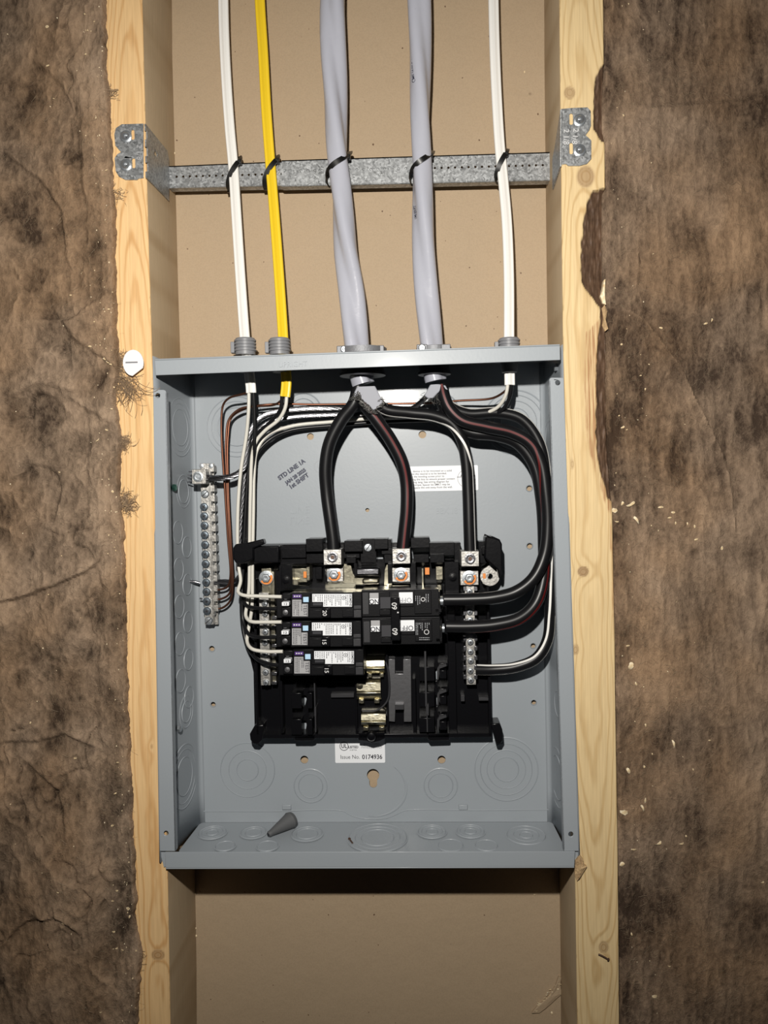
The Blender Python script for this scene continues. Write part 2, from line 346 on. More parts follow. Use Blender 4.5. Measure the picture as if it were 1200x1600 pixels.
# ================================================================== numpy value noise
def vnoise(x, y, seed):
    r = np.random.RandomState(seed).rand(256, 256)
    xi = np.floor(x).astype(int); yi = np.floor(y).astype(int); fx = x-xi; fy = y-yi
    fx = fx*fx*(3-2*fx); fy = fy*fy*(3-2*fy)
    a = r[xi % 256, yi % 256]; b_ = r[(xi+1) % 256, yi % 256]; c = r[xi % 256, (yi+1) % 256]; d = r[(xi+1) % 256, (yi+1) % 256]
    return (a*(1-fx)+b_*fx)*(1-fy)+(c*(1-fx)+d*fx)*fy
def fbm(x, y, seed, oct=4, gain=.5):
    s = 0; a = 1; t = 0
    for i in range(oct): s = s+vnoise(x*2**i, y*2**i, seed+i)*a; t += a; a *= gain
    return s/t
def grid_object(name, X, Y, Z, mats, parent, attrs=None, skirt=0.0, org=None, side=None):
    ny, nx = X.shape; P = np.stack([X, -Z, Y], -1).reshape(-1, 3)*.001
    nv = nx*ny; me = bpy.data.meshes.new(name)
    i, j = np.meshgrid(np.arange(nx-1), np.arange(ny-1)); k = (j*nx+i).ravel()
    q = np.stack([k, k+1, k+nx+1, k+nx], 1)
    if skirt:     # side walls and back down to depth z = -skirt
        ring = np.concatenate([np.arange(nx), np.arange(1, ny)*nx+nx-1, (ny-1)*nx+np.arange(nx-2, -1, -1), np.arange(ny-2, 0, -1)*nx])
        low = P[ring].copy(); low[:, 1] = skirt*.001; m_ = len(ring); P = np.concatenate([P, low])
        a = np.arange(m_); c = (a+1) % m_
        q = np.concatenate([q, np.stack([ring[c], ring[a], nv+a, nv+c], 1)])
    o0 = ORG[parent.name] if parent is not None else V(org or (0, 0, 0))
    P = P-np.array(o0)
    me.vertices.add(len(P)); me.vertices.foreach_set('co', P.astype(np.float32).ravel())
    me.loops.add(len(q)*4); me.loops.foreach_set('vertex_index', q.astype(np.int32).ravel())
    me.polygons.add(len(q)); me.polygons.foreach_set('loop_start', np.arange(0, len(q)*4, 4, dtype=np.int32))
    me.update(calc_edges=True); me.validate()
    me.polygons.foreach_set('use_smooth', [True]*len(me.polygons)); me.materials.append(MATS[mats])
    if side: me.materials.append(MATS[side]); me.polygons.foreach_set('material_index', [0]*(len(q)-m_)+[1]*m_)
    if skirt: me.set_sharp_from_angle(angle=math.radians(55))
    for an, arr in (attrs or {}).items():
        at = me.attributes.new(an, 'FLOAT', 'POINT'); full = np.zeros(len(P), np.float32); full[:nv] = arr.ravel()
        if skirt: full[nv:] = arr.ravel()[ring]
        at.data.foreach_set('value', full)
    o = bpy.data.objects.new(name, me); COL.objects.link(o)
    if parent is not None: o.parent = parent
    else: o.location = o0
    ORG[o.name] = o0; return o
VPX = list(range(-40, 1660, 20))
def edge_mm(tab, z=0):            # pixel polyline (v, u) -> arrays of y (descending) and x
    pts = [W.xy(lerp(tab, v), v, z) for v in VPX]
    return np.array([p[1] for p in pts]), np.array([p[0] for p in pts])
YT, YB = 760., -760.
def edge_fn(tab, z=0):
    y, x = edge_mm(tab, z); y = y[::-1]; x = x[::-1]
    s0 = (x[4]-x[0])/(y[4]-y[0]); s1 = (x[-1]-x[-5])/(y[-1]-y[-5])
    def f(q):
        r = np.interp(q, y, x); r = np.where(q < y[0], x[0]+np.clip(s0, -.03, .03)*(q-y[0]), r); return np.where(q > y[-1], x[-1]+np.clip(s1, -.03, .03)*(q-y[-1]), r)
    return f
def px_mm(F, u, v, z): return np.array(F.xy(u, v, z))

# ================================================================== structure: kraft faced sheathing behind the bay
mb = MB(); mb.box(W, -640, 640, YB, YT, -97, -89)
build(mb, 'wall_back', 'kraft', kind='structure')
# ================================================================== studs
LI = [(0, 222), (400, 232.5), (540, 237), (1370, 262), (1600, 266)]
RI = [(0, 874), (400, 878), (540, 880), (1355, 898.5), (1600, 902)]
RO = [(0, 943), (400, 947), (470, 949), (500, 946), (540, 949), (700, 951), (800, 957), (900, 959), (1000, 961), (1100, 962), (1350, 966), (1600, 968)]
fLI, fRI, fRO = edge_fn(LI), edge_fn(RI), edge_fn(RO)
def knot_fields(X, Y, G, knots, kn):
    for u, v, rx, ry, amp, dk in knots:
        cx, cy = W.xy(u, v, 0); s = 1/W.scale(0); rx *= s; ry *= s
        d = np.sqrt(((X-cx)/rx)**2+((Y-cy)/ry)**2)
        inside = d < 1.0
        G += amp*np.exp(-(d/2.6)**2)*np.sign(1)
        G[inside] = (d[inside]*9 + 3)
        kn[:] = np.maximum(kn, dk*(.85*np.clip((1.05-d)*6, 0, 1)+.45*np.exp(-((d-1)/.16)**2)))
def stud(name, label, f0, f1, matn, knots, uv, wane=None, xc=None, S=None, kx=.02, org=None):
    t = thing(name, label, 'stud', org)
    ny, nx = 900, 56
    y = np.linspace(YB, YT, ny)[:, None]; t_ = np.linspace(0, 1, nx)[None, :]
    x0 = f0(y); x1 = f1(y); X = x0+(x1-x0)*t_; Y = np.broadcast_to(y, X.shape).copy(); Z = np.zeros_like(X)
    e = np.minimum(t_, 1-t_)*38; Z -= np.clip(.8-e, 0, 1)**2*1.6; Z += (fbm(X*.35, Y*.06, 5)-.5)*.35
    cx = xc(Y); G = kx*(X-cx)**2+S(Y)+(fbm(X*.05, Y*.012, 21)-.5)*9+(fbm(X*.3, Y*.03, 31)-.5)*1.6
    kn = np.zeros_like(X); bark = np.zeros_like(X); camb = np.zeros_like(X)
    knot_fields(X, Y, G, knots, kn)
    if wane:
        fw = edge_fn(wane); fc = edge_fn(wane_c)
        jit = (fbm(X*.25, Y*.12, 41)-.5)*3.5
        d = X-fw(Y)+jit; inside = np.clip(d/1.0, 0, 1); has = (fw(Y) < x1-.3)
        inside = inside*has; bark = inside
        Z -= inside*np.clip(d, 0, 30)*.55+inside*1.2; Z += inside*(fbm(X*.4, Y*.12, 43)-.5)*3.5
        dc = X-fc(Y)+jit; camb = np.clip(dc/2, 0, 1)*(1-inside)*(fc(Y) < x1-.3)
    grid_object('board', X, Y, Z, matn, t, dict(grain=G, knot=kn, bark=bark, cambium=camb), skirt=88.9, side='pine_side_shaded')
    return t
yv = lambda v: W.xy(600, v, 0)[1]
Y180 = yv(170)
def S_left(Y): return np.where(Y > yv(500), (Y-yv(500))*.10, (Y-yv(500))*.014)
stud('wall_stud', 'pale orange pine stud left of the grey metal box, with long pointed grain loops', lambda y: fLI(y)-38, fLI, 'pine_left',
     [(247, 1492, 10, 8, 6, .55), (237, 1166, 2, 4, 3, .3)], None, xc=lambda Y: fLI(Y)-12+3*np.sin(Y*.013), S=S_left, kx=.055, org=W.pt(-203, YB, -45))
wane_t = [(0, 990), (95, 990), (100, 941), (122, 929), (150, 927), (200, 927), (225, 940), (228, 990), (285, 990), (290, 938), (303, 921), (330, 914), (373, 908), (400, 907), (440, 908), (455, 916), (466, 924), (476, 934), (490, 942), (505, 938), (540, 932), (600, 930), (660, 930), (700, 931), (730, 937), (750, 942), (775, 948), (795, 956), (800, 990), (1700, 990)]
wane_c = [(0, 990), (480, 990), (500, 935), (512, 914), (540, 909), (600, 910), (690, 916), (730, 926), (760, 936), (800, 950), (900, 954), (1000, 958), (1005, 990), (1700, 990)]
def S_right(Y):
    return np.where(Y < yv(1120), (yv(1120)-Y)*.115, 0)+np.where(Y > yv(170), (Y-yv(170))*.10, 0)+(Y-yv(600))*.012
stud('wall_stud', 'pale pine stud right of the grey metal box, edge eaten away by dark brown bark', fRI, fRO, 'pine_right',
     [(890, 145, 8, 9, 5, .55), (915, 276, 12.5, 15.5, 9, .62), (911, 893, 8, 7.5, 8, .75), (899, 1015, 5, 8, 3, .5), (943, 1480, 7, 9, 8, .5), (894, 725, 3, 8, 2, .3)],
     None, wane=wane_t, xc=lambda Y: (fRI(Y)+fRO(Y))*.5+2*np.sin(Y*.02), S=S_right, kx=.05, org=W.pt(203, YB, -45))

# ================================================================== insulation batts
def fibres(parent, n, reg, zf, name='loose_fibres', seed=3, long=9):
    rs = np.random.RandomState(seed); mb_ = MB()
    for _ in range(n):
        x, y = reg(rs); a = rs.uniform(0, 2*PI); L = rs.uniform(2, long); z = zf(x, y)+rs.uniform(.1, 1.0); c = rs.uniform(-1.2, 1.2)
        P = []
        for k in range(5):
            P.append(W.pt(x, y, z+math.sin(k*.8)*rs.uniform(0, 1.1))); x += math.cos(a)*L/4; y += math.sin(a)*L/4; a += c*.4
        r = rs.uniform(.04, .075); sd = W.pt(-math.sin(a)*r, math.cos(a)*r, 0); up = W.N*.0001
        vs = []; 
        for p in P: vs += [p+sd, p-sd, p+up]
        fs = []
        for k in range(4): fs += [(3*k, 3*k+1, 3*k+4, 3*k+3), (3*k+1, 3*k+2, 3*k+5, 3*k+4), (3*k+2, 3*k, 3*k+3, 3*k+5)]
        mb_.add(vs, fs)
    return build(mb_, name, 'fibre', parent, kind='stuff')
LE = [(0, 163), (100, 164), (200, 170), (280, 176), (400, 178), (520, 180), (545, 186), (570, 184), (600, 180), (640, 180), (670, 184), (690, 190), (715, 183), (780, 187), (830, 190), (900, 193), (1000, 196), (1100, 197.5), (1250, 204), (1400, 211), (1430, 209), (1460, 212), (1500, 220), (1540, 217), (1600, 213)]
fLE = edge_fn(LE, 6)
nx, ny = 300, 1000
y = np.linspace(YB, YT, ny)[:, None]; t_ = np.linspace(0, 1, nx)[None, :]**1.0
x1 = fLE(y)+(fbm(np.zeros_like(y), y*.09, 61, 5, .6)-.5)*5; wid = x1+560; X = x1-wid*(1-t_)**1.35; Y = np.broadcast_to(y, X.shape).copy()
wx = X+(fbm(X*.02, Y*.02, 71)-.5)*40; wy = Y+(fbm(X*.02, Y*.02, 77)-.5)*40
big = fbm(wx*.018, wy*.012, 81, 3); rid = 1-np.abs(2*fbm(wx*.035, wy*.02, 85, 3)-1); fine = fbm(X*.35, Y*.2, 88, 4)
str_ = fbm(X*.10, Y*.012, 89, 3)
dE = x1-X
band = np.clip((30-dE)/6, 0, 1)           # folded selvedge strip along the stud
Z = 5+(big-.5)*15*(1-band*.8)+(rid-.7)*6*(1-band)+(fine-.5)*2.4+(str_-.5)*5*band
Z -= 3*np.exp(-((dE-31-(fbm(Y*.03, Y*0, 93)-.5)*22)/5.5)**2)*(.3+1.4*vnoise(Y*.03, Y*0, 97))          # crease between the strip and the body
Z = np.maximum(Z, 1.0+2*(fine))
Z -= np.clip((3-dE)/3, 0, 1)**2*(Z-.2)
crs = np.exp(-((fbm(wx*.022+7, wy*.017, 201, 3)-.5)/.012)**2)*np.clip(fbm(X*.02, Y*.02, 207, 2)*3-1.2, 0, 1)*(1-band)
Z -= crs*2.2
folds = [([(10, 938), (60, 925), (105, 907), (135, 893), (156, 877), (160, 862)], 5), ([(28, 746), (52, 727), (72, 728), (88, 742), (95, 765), (88, 800)], 3), ([(98, 503), (122, 533), (150, 553), (178, 574)], 3.5), ([(112, 625), (140, 642), (165, 656)], 3), ([(165, 1392), (120, 1380), (88, 1360), (70, 1330)], 3.5), ([(10, 1160), (60, 1158), (100, 1150), (140, 1166)], 3), ([(150, 1035), (110, 1045), (70, 1030), (40, 1040)], 3.5), ([(20, 250), (60, 280), (95, 330), (100, 370)], 4), ([(150, 470), (130, 485), (110, 500), (70, 498)], 3.5), ([(60, 100), (95, 130), (110, 160)], 3), ([(165, 815), (140, 830), (95, 822)], 2.5), ([(10, 1470), (40, 1440), (90, 1430), (120, 1450)], 3.5), ([(60, 1210), (90, 1240), (100, 1290)], 3), ([(20, 620), (60, 600), (110, 610)], 2.5)]
fsum = np.zeros_like(X)
for pl, hh in folds:
    cm = np.array([W.xy(u, v, 5) for u, v in pl]); best = np.full(X.shape, 1e9); sg = np.zeros_like(X)
    wob = (fbm(X*.08, Y*.08, 301, 3)-.5)*9
    for (ax, ay), (bx_, by_) in zip(cm, cm[1:]):
        L2 = (bx_-ax)**2+(by_-ay)**2; tt = np.clip(((X-ax)*(bx_-ax)+(Y-ay)*(by_-ay))/L2, 0, 1); dd = np.hypot(X-ax-tt*(bx_-ax), Y-ay-tt*(by_-ay)); cr_ = ((bx_-ax)*(Y-ay)-(by_-ay)*(X-ax))/math.sqrt(L2)
        m_k = dd < best; best = np.where(m_k, dd, best); sg = np.where(m_k, cr_, sg)
    sgw = sg+wob*.4; up_ = 1/(1+np.exp(-sgw/.7)); Z += hh*(up_*np.exp(-best/13)-.5*(1-up_)*np.exp(-best/4)); fsum += (up_-.55)*np.exp(-best/5)
tone = (rid-.72)*.5+(big-.5)*.35+(fine-.5)*.35-crs*.12+fsum*.16+band*(.02+(str_-.5)*.25)  # tone also paints shade: creases and fold hollows darker, fold crests lighter
zL = lambda q, r: 5
bl = thing('insulation_batt', 'brown glass wool insulation left of the studs, lumpy with a ragged folded edge', 'insulation', W.pt(-300, YB, 0))
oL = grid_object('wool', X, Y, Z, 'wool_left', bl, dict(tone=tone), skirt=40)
XL, YL_, ZL = X.copy(), Y.copy(), Z.copy()
def zgrid(XX, YY, ZZ):
    ys = YY[:, 0]
    def f(x, y):
        j = int(np.clip((y-ys[0])/(ys[-1]-ys[0])*(len(ys)-1), 0, len(ys)-1)); i = int(np.clip(np.searchsorted(XX[j], x), 0, XX.shape[1]-1)); return float(ZZ[j, i])
    return f
zfL = zgrid(XL, YL_, ZL)
def regL(rs):
    y = rs.uniform(-500, 480); x = float(fLE(np.array([y]))[0])-abs(rs.normal(0, 60)); return x, y
fibres(bl, 6500, regL, zfL, seed=3, long=8)
def tuft(u, v, n, spread, L, seed, dirn):
    rs = np.random.RandomState(seed); mb_ = MB(); cx, cy = W.xy(u, v, 3)
    for _ in range(n):
        a = dirn+rs.normal(0, .5); l_ = L*rs.uniform(.4, 1); x, y, z = cx+rs.normal(0, spread), cy+rs.normal(0, spread), rs.uniform(.8, 3.5); P = []; c = rs.uniform(-.5, .5)
        for k in range(6): P.append(W.pt(x, y, max(.5, z))); x += math.cos(a)*l_/5; y += math.sin(a)*l_/5; a += c; z += rs.uniform(-.6, .5)
        mb_.tube(P, rs.uniform(.08, .2), 3, step=.004)
    return mb_
mb = MB()
for u, v, n, sp, L, sd, dn in [(a_, b_, int(c_*2.2), d_, e_, f_, g_) for a_, b_, c_, d_, e_, f_, g_ in ((176, 562, 60, 4, 16, 1, -.6), (186, 590, 55, 5, 20, 2, -1.1), (184, 692, 70, 3.5, 10, 3, -.1), (190, 780, 45, 4, 9, 4, .2), (196, 795, 40, 3, 9, 5, .3), (172, 145, 25, 3, 5, 6, 0), (180, 300, 25, 4, 6, 7, -.7), (210, 1500, 25, 4, 6, 8, -.3), (200, 600, 26, 5, 26, 9, -1.3))]:
    t_m = tuft(u, v, n, sp, L, sd, dn); mb.add(t_m.v, t_m.f)
build(mb, 'loose_tuft', 'tuft', bl, kind='stuff')
# right batt: set slightly behind the stud face, vertical ripples and a long diagonal crease
fRB = edge_fn([(a, c-5) for a, c in RO], -6)
x0 = fRB(y); X = x0+560*np.linspace(0, 1, nx)[None, :]**1.35; Y = np.broadcast_to(y, X.shape).copy()
wx = X+(fbm(X*.02, Y*.02, 171)-.5)*30
rip = fbm(wx*.17, Y*.025, 173, 2); rip2 = fbm(X*.28, Y*.05, 176, 3); big = fbm(X*.012, Y*.012, 181, 3); fine = fbm(X*.4, Y*.3, 188, 4)
rmask = np.clip(fbm(X*.01, Y*.008, 191, 2)*1.8-.5, 0, 1)
Z = -2.5+(big-.5)*12+(rip-.5)*5*rmask+(rip2-.5)*3+(fine-.5)*1.5
cre = [(985, 484), (1010, 500), (1040, 540), (1065, 570), (1090, 625), (1110, 665), (1132, 710), (1140, 745), (1147, 800), (1150, 830)]
cm = np.array([W.xy(u, v, 0) for u, v in cre]); dmin = np.full(X.shape, 1e9)
for (ax, ay), (bx, by) in zip(cm, cm[1:]):
    L2 = (bx-ax)**2+(by-ay)**2; tt = np.clip(((X-ax)*(bx-ax)+(Y-ay)*(by-ay))/L2, 0, 1); dmin = np.minimum(dmin, np.hypot(X-ax-tt*(bx-ax), Y-ay-tt*(by-ay)))
Z += 2.6*np.exp(-(dmin/1.3)**2)
yc = W.xy(1080, 165, 0)[1]; hc = np.exp(-((Y-yc-.06*(X-W.xy(1080, 165, 0)[0]))/3)**2)*np.clip((X-fRB(Y)-25)/20, 0, 1); Z += 2.2*hc
Z -= np.clip((6-(X-x0))/6, 0, 1)**2*5
tone = (rip-.5)*.75*rmask+(rip2-.5)*.2+(big-.5)*.5+(fbm(wx*.03, wy*.03, 195, 3)-.5)*.35+(fine-.5)*.22+.16*np.exp(-(dmin/1.5)**2)-.10*np.exp(-((X-x0-8)/9)**2)  # relief shade painted in: ripple hollows and stud edge darker, crease crest lighter
br_ = thing('insulation_batt', 'brown glass wool insulation right of the studs, flat with upright ripples and a long crease', 'insulation', W.pt(300, YB, 0))
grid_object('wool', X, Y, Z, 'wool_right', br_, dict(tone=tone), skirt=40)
zfR = zgrid(X, Y, Z)
def regR(rs):
    y = rs.uniform(-500, 480); x = float(fRB(np.array([y]))[0])+8+abs(rs.normal(0, 80)); return x, y
fibres(br_, 6500, regR, zfR, seed=5, long=8)
# ================================================================== sawdust chips (each its own small curl of wood)
CH_L = [(77, 46, 5, 4), (135, 26, 2.5, 2), (150, 38, 2, 1.5), (140, 52, 3, 1.5), (137, 89, 3, 2), (79, 108, 5, 3), (113, 463, 3, 2.5), (173, 485, 4, 2), (143, 542, 5, 3), (150, 504, 2, 2), (166, 562, 5, 4), (171, 567, 6, 4), (176, 570, 4, 3), (178, 605, 4, 2), (177, 640, 4, 3), (168, 672, 5, 2), (155, 689, 8, 1.5), (94, 738, 3, 2), (178, 768, 4, 4), (175, 1290, 5, 3.5), (178, 1405, 4, 3), (183, 1391, 4, 3), (97, 1387, 4, 2), (104, 1437, 4.5, 2.5), (201, 1418, 6, 5), (118, 1184, 5, 2.5), (50, 1128, 3, 3), (178, 1455, 5, 3.5), (183, 1481, 3.5, 3), (193, 1482, 4, 2), (214, 1483, 3, 2.5), (210, 1525, 2.5, 3), (160, 1577, 4, 2), (185, 1190, 4, 2), (180, 1240, 5, 2), (203, 1431, 3, 5), (168, 268, 4, 2), (85, 155, 3, 1.5)]
CH_R = [(988, 789, 14, 5), (975, 787, 5, 6), (998, 812, 4, 15), (1035, 792, 8, 3.5), (1054, 801, 6, 4), (1049, 809, 6, 2.5), (1058, 818, 2.5, 5), (1077, 819, 2.5, 5), (1087, 823, 3, 5), (1090, 843, 6, 3), (1131, 857, 3.5, 6), (962, 798, 9, 8), (957, 806, 8, 7), (956, 842, 4, 14), (958, 862, 4, 5), (966, 816, 6, 2.5), (988, 1042, 8, 11), (983, 1010, 5, 3), (995, 1070, 2.5, 6), (977, 1273, 12, 8), (1008, 1266, 4, 11), (1010, 1254, 3, 8), (1033, 1324, 10, 5), (1069, 1324, 7, 3), (993, 1332, 9, 2.5), (975, 1356, 7, 7), (1057, 1166, 3.5, 13), (1012, 1136, 3, 4), (985, 1208, 5, 9), (1010, 1202, 3, 4), (1023, 1182, 2.5, 2.5), (1027, 1565, 8, 5), (1050, 1518, 4, 2), (1107, 503, 6, 2.5), (1117, 498, 2.5, 6), (1036, 510, 5, 3), (974, 536, 3, 3), (1195, 1383, 5, 4), (990, 1467, 3, 5), (967, 1327, 3, 22), (1085, 1205, 3, 3), (1112, 1159, 4, 2), (1076, 1312, 3, 3), (977, 667, 6, 4), (1013, 606, 3, 3), (983, 670, 3, 2), (1005, 585, 3, 2.5), (822, 102, 2, 3), (971, 648, 3, 2), (975, 178, 2.5, 3)]
def chip_mb(cx, cy, z, wd, ht, rs):
    L = max(wd, ht); a = (0 if wd > ht else PI/2)+rs.uniform(-.45, .45); th = min(wd, ht)*.5; m_ = MB(); P = []; c = rs.uniform(-.35, .35)
    n = 5; x = cx-math.cos(a)*L/2; y = cy-math.sin(a)*L/2
    for k in range(n+1):
        P.append((x, y, z+math.sin(PI*k/n)*L*.16+.5)); x += math.cos(a)*L/n; y += math.sin(a)*L/n; a += c*.5
    vs = []
    for k, (x, y, zz) in enumerate(P):
        wv = th*(.35+.75*math.sin(PI*(k+.4)/(n+.8)))*rs.uniform(.75, 1.15); dx, dy = -math.sin(a)*wv, math.cos(a)*wv
        vs += [W.pt(x+dx, y+dy, zz+rs.uniform(0, .35)), W.pt(x-dx, y-dy, zz), W.pt(x-dx*.6, y-dy*.6, zz-.5), W.pt(x+dx*.6, y+dy*.6, zz-.5)]
    fs = [(3, 2, 1, 0), (4*n, 4*n+1, 4*n+2, 4*n+3)]
    for k in range(n):
        for j in range(4): fs.append((4*k+j, 4*k+(j+1) % 4, 4*k+4+(j+1) % 4, 4*k+4+j))
    return m_.add(vs, fs)
rs = np.random.RandomState(4)
for lst, zf, lab, grp in ((CH_L, zfL, 'tiny pale sawdust chip caught in the brown insulation left of the studs', 'sawdust chips on the left insulation'), (CH_R, zfR, 'tiny pale sawdust chip caught in the brown insulation right of the studs', 'sawdust chips on the right insulation')):
    s = 1/W.scale(0)
    for u, v, a, c in lst:
        x, y = W.xy(u, v, 3); z = zf(x, y)
        o = build(chip_mb(x, y, z, a*s, c*s, rs), 'wood_chip', 'chip', origin=W.pt(x, y, z)); 
        zn = 'level with the steel cross bar' if v < 400 else 'between the cross bar and the box' if v < 560 else 'beside the upper half of the box' if v < 900 else 'beside the lower half of the box' if v < 1360 else 'below the level of the box'
        sz = 'larger pale wood chip' if max(a, c) >= 8 else 'tiny pale sawdust chip'; tag(o, sz+' on the '+grp.split('the ')[1].split()[0]+' insulation '+zn, 'wood chip', sz+'s, '+grp.split('the ')[1].split()[0]+' insulation, '+zn)
mb = MB(); rs = np.random.RandomState(9)
s = 1/W.scale(0)
for k in range(230):
    v = rs.uniform(-20, 1620); side = rs.rand()
    if side < .55: u = lerp(LE, v)-abs(rs.normal(9, 14)); zf = zfL
    elif side < .9: u = lerp(RO, v)+8+abs(rs.normal(10, 45)); zf = zfR
    else: u = rs.uniform(0, 150); zf = zfL
    x, y = W.xy(u, v, 3); z = zf(x, y); t_m = chip_mb(x, y, z, rs.uniform(.7, 2.0)*s, rs.uniform(.7, 2.4)*s, rs); mb.add(t_m.v, t_m.f)
tag(build(mb, 'sawdust', 'chip', origin=W.pt(-225, 0, 4)), 'fine pale sawdust specks sprinkled along the insulation edges', 'sawdust', kind='stuff')
for u, v, a, c in ((304, 1396, 5, 3), (303, 1404, 3, 4), (303, 1425, 3, 5), (306, 1450, 3, 3), (307, 1462, 3, 4), (862, 1582, 3, 5), (271, 232, 3, 3), (273, 240, 3, 3), (785, 1337, 2, 2), (835, 1397, 3, 2)):
    x, y = W.xy(u, v, -89); o = build(chip_mb(x, y, -88.6, a*s*1.1, c*s*1.1, rs), 'wood_chip', 'chip', origin=W.pt(x, y, -88)); tag(o, 'tiny pale wood crumb stuck on the brown paper at the back of the bay', 'wood chip', 'wood crumbs on the brown sheathing')
# loose splinter on the bark, torn knot under the box corner, torn paper flap low on the sheathing, bent nail
mb = MB()
def shard(F, pts, z0, z1, jit=.6, seed=1):
    r_ = np.random.RandomState(seed); lp = [F.xy(u, v, z1) for u, v in pts]; m_ = MB(); n = len(lp)
    cx = sum(p[0] for p in lp)/n; cy = sum(p[1] for p in lp)/n
    vs = [F.pt(x, y, z0) for x, y in lp]+[F.pt(x, y, z1-.3+r_.uniform(-jit, jit)) for x, y in lp]+[F.pt(cx+(x-cx)*.5, cy+(y-cy)*.5, z1+r_.uniform(0, jit)) for x, y in lp]+[F.pt(cx, cy, z1+jit)]
    fs = []
    for i in range(n):
        j = (i+1) % n; fs += [(i, j, n+j, n+i), (n+i, n+j, 2*n+j, 2*n+i), (2*n+i, 2*n+j, 3*n)]
    return m_.add(vs, fs)
o = build(shard(W, [(941, 455), (944, 437), (946, 436), (946, 460), (947, 476), (942, 474), (938, 462)], -9, -1.5, .8, 2), 'wood_splinter', 'chip', origin=w(943, 460, -6))
tag(o, 'pale upright splinter standing in the dark bark of the right stud', 'splinter')
o = build(shard(W, [(940, 482), (945, 476), (949, 486), (947, 500), (950, 514), (945, 518), (941, 508), (943, 497)], -9, -2, 1.2, 3), 'wood_splinter', 'torn_wood', origin=w(945, 498, -6))
tag(o, 'brown torn splinter in the gap between two bark patches of the right stud', 'splinter')
o = build(shard(W, [(899, 1345), (906, 1336), (911, 1343), (913, 1352), (917, 1354), (912, 1364), (905, 1372), (902, 1378), (898, 1368)], 0, 3.5, 1.2, 4), 'torn_knot', 'torn_wood', origin=w(905, 1356, 0))
tag(o, 'brown torn wood lump on the right stud under the grey box corner', 'wood scrap')
mb = MB()
mb.add(*(lambda m_: (m_.v, m_.f))(shard(W, [(831, 1583), (840, 1572), (852, 1562), (862, 1551), (868, 1540), (873, 1526), (877, 1528), (875, 1542), (879, 1553), (870, 1560), (862, 1568), (852, 1576), (843, 1583)], -89, -86.5, .7, 6)))
o = build(mb, 'paper_scrap', ['kraft'], origin=w(855, 1560, -89)); tag(o, 'torn curl of brown paper at the lower right of the brown sheathing', 'paper')
fr = MB(); rs = np.random.RandomState(14)
for k in range(26):
    u = 838+rs.uniform(0, 38); v = 1577-(u-838)*1.15+rs.normal(0, 4); x, y = W.xy(u, v, -87); t_m = chip_mb(x, y, -87.2, rs.uniform(1, 3.2), rs.uniform(.6, 1.6), rs); fr.add(t_m.v, t_m.f)
build(fr, 'frayed_edge', 'chip', o, kind='stuff') if False else tag(build(fr, 'torn_fibre', 'chip', origin=w(856, 1556, -88)), 'pale frayed wood fibre around the torn paper low on the sheathing', 'fibre', kind='stuff')
t = thing('bent_nail', 'small bent rusty nail lying across the lower knot of the right stud', 'nail', w(943, 1494, 1))
mb = MB(); mb.tube([w(935, 1491, 1.4), w(940, 1493, 2), w(950, 1499, 1.4)], .8, 8); build(mb, 'shank', 'rust', t, smooth=True)
mb = MB(); mb.lathe(w(950, 1499, 1.4), W.at(950, 1499, 1.4)-W.at(940, 1493, 1.4), [(0.1, 0), (1.5, 0), (1.5, .6), (.1, .6)], 12); build(mb, 'nail_head', 'rust', t)
# white plastic cap disc pinned on the left stud
t = thing('cap_disc', 'round white plastic cap with a thin slot, pinned on the left stud', 'plastic cap', w(208, 568, 0))
cx, cy = W.xy(208, 567, 6); R_ = 16.5/W.scale(6)
lp = [(cx+R_*math.cos(a), cy+1.25*R_*math.sin(a)) for a in [math.radians(k) for k in range(-24, 272, 12)]]
mb = MB(); mb.plate(W, [lp], 4.6, 6.2); build(mb, 'disc', 'white_cap', t, bevel=.4)
mb = MB(); mb.pbox(W, 196, 565, 215, 567.4, 6.1, 6.35); build(mb, 'slot', 'grey_plastic', t)
mb = MB(); mb.tube([w(205, 569, .1), w(205, 569, 4.6)], 1.6, 8); build(mb, 'pin', 'zinc', t)

# ================================================================== cross bracket between the studs
t = thing('cable_bracket', 'galvanised steel telescoping cross bar screwed between the two studs', 'bracket', w(560, 270, -65))
def spread(pts): return [pts[i] for i in range(len(pts))]
def slot_loop(F, u, v, wd, ht, z):
    x, y = F.xy(u, v, z); s = .5/F.scale(z); return rrect(x-wd*s, x+wd*s, y-ht*s, y+ht*s, min(wd, ht)*s*.95, 3)
mb = MB(); ZP = 1.3
lp = ppoly(W, [(224, 193), (224, 278), (216, 279), (214, 281), (196, 281), (186, 276), (180.5, 267), (179, 247), (183, 241), (189, 237.5), (180, 227), (178.5, 210), (181, 200), (190, 194)], ZP)
mb.plate(W, [lp]+[slot_loop(W, u, v, 5, 15.5, ZP) for u, v in ((207.6, 210.5), (208.8, 255))], .05, ZP)
build(mb, 'mounting_plate', 'galvanised', t, bevel=.2)
mb = MB()
lp = ppoly(W, [(877, 170), (893, 168.5), (918, 167.5), (923, 173), (923.5, 196), (921, 203), (915, 211), (924, 219), (924, 248), (917, 256), (906, 259), (888, 259), (884, 256), (878, 257)], ZP)
mb.plate(W, [lp]+[slot_loop(W, u, v, 5.5, 17, ZP) for u, v in ((892.5, 186), (892.5, 232))], .05, ZP)
build(mb, 'mounting_plate', 'galvanised', t, bevel=.2)
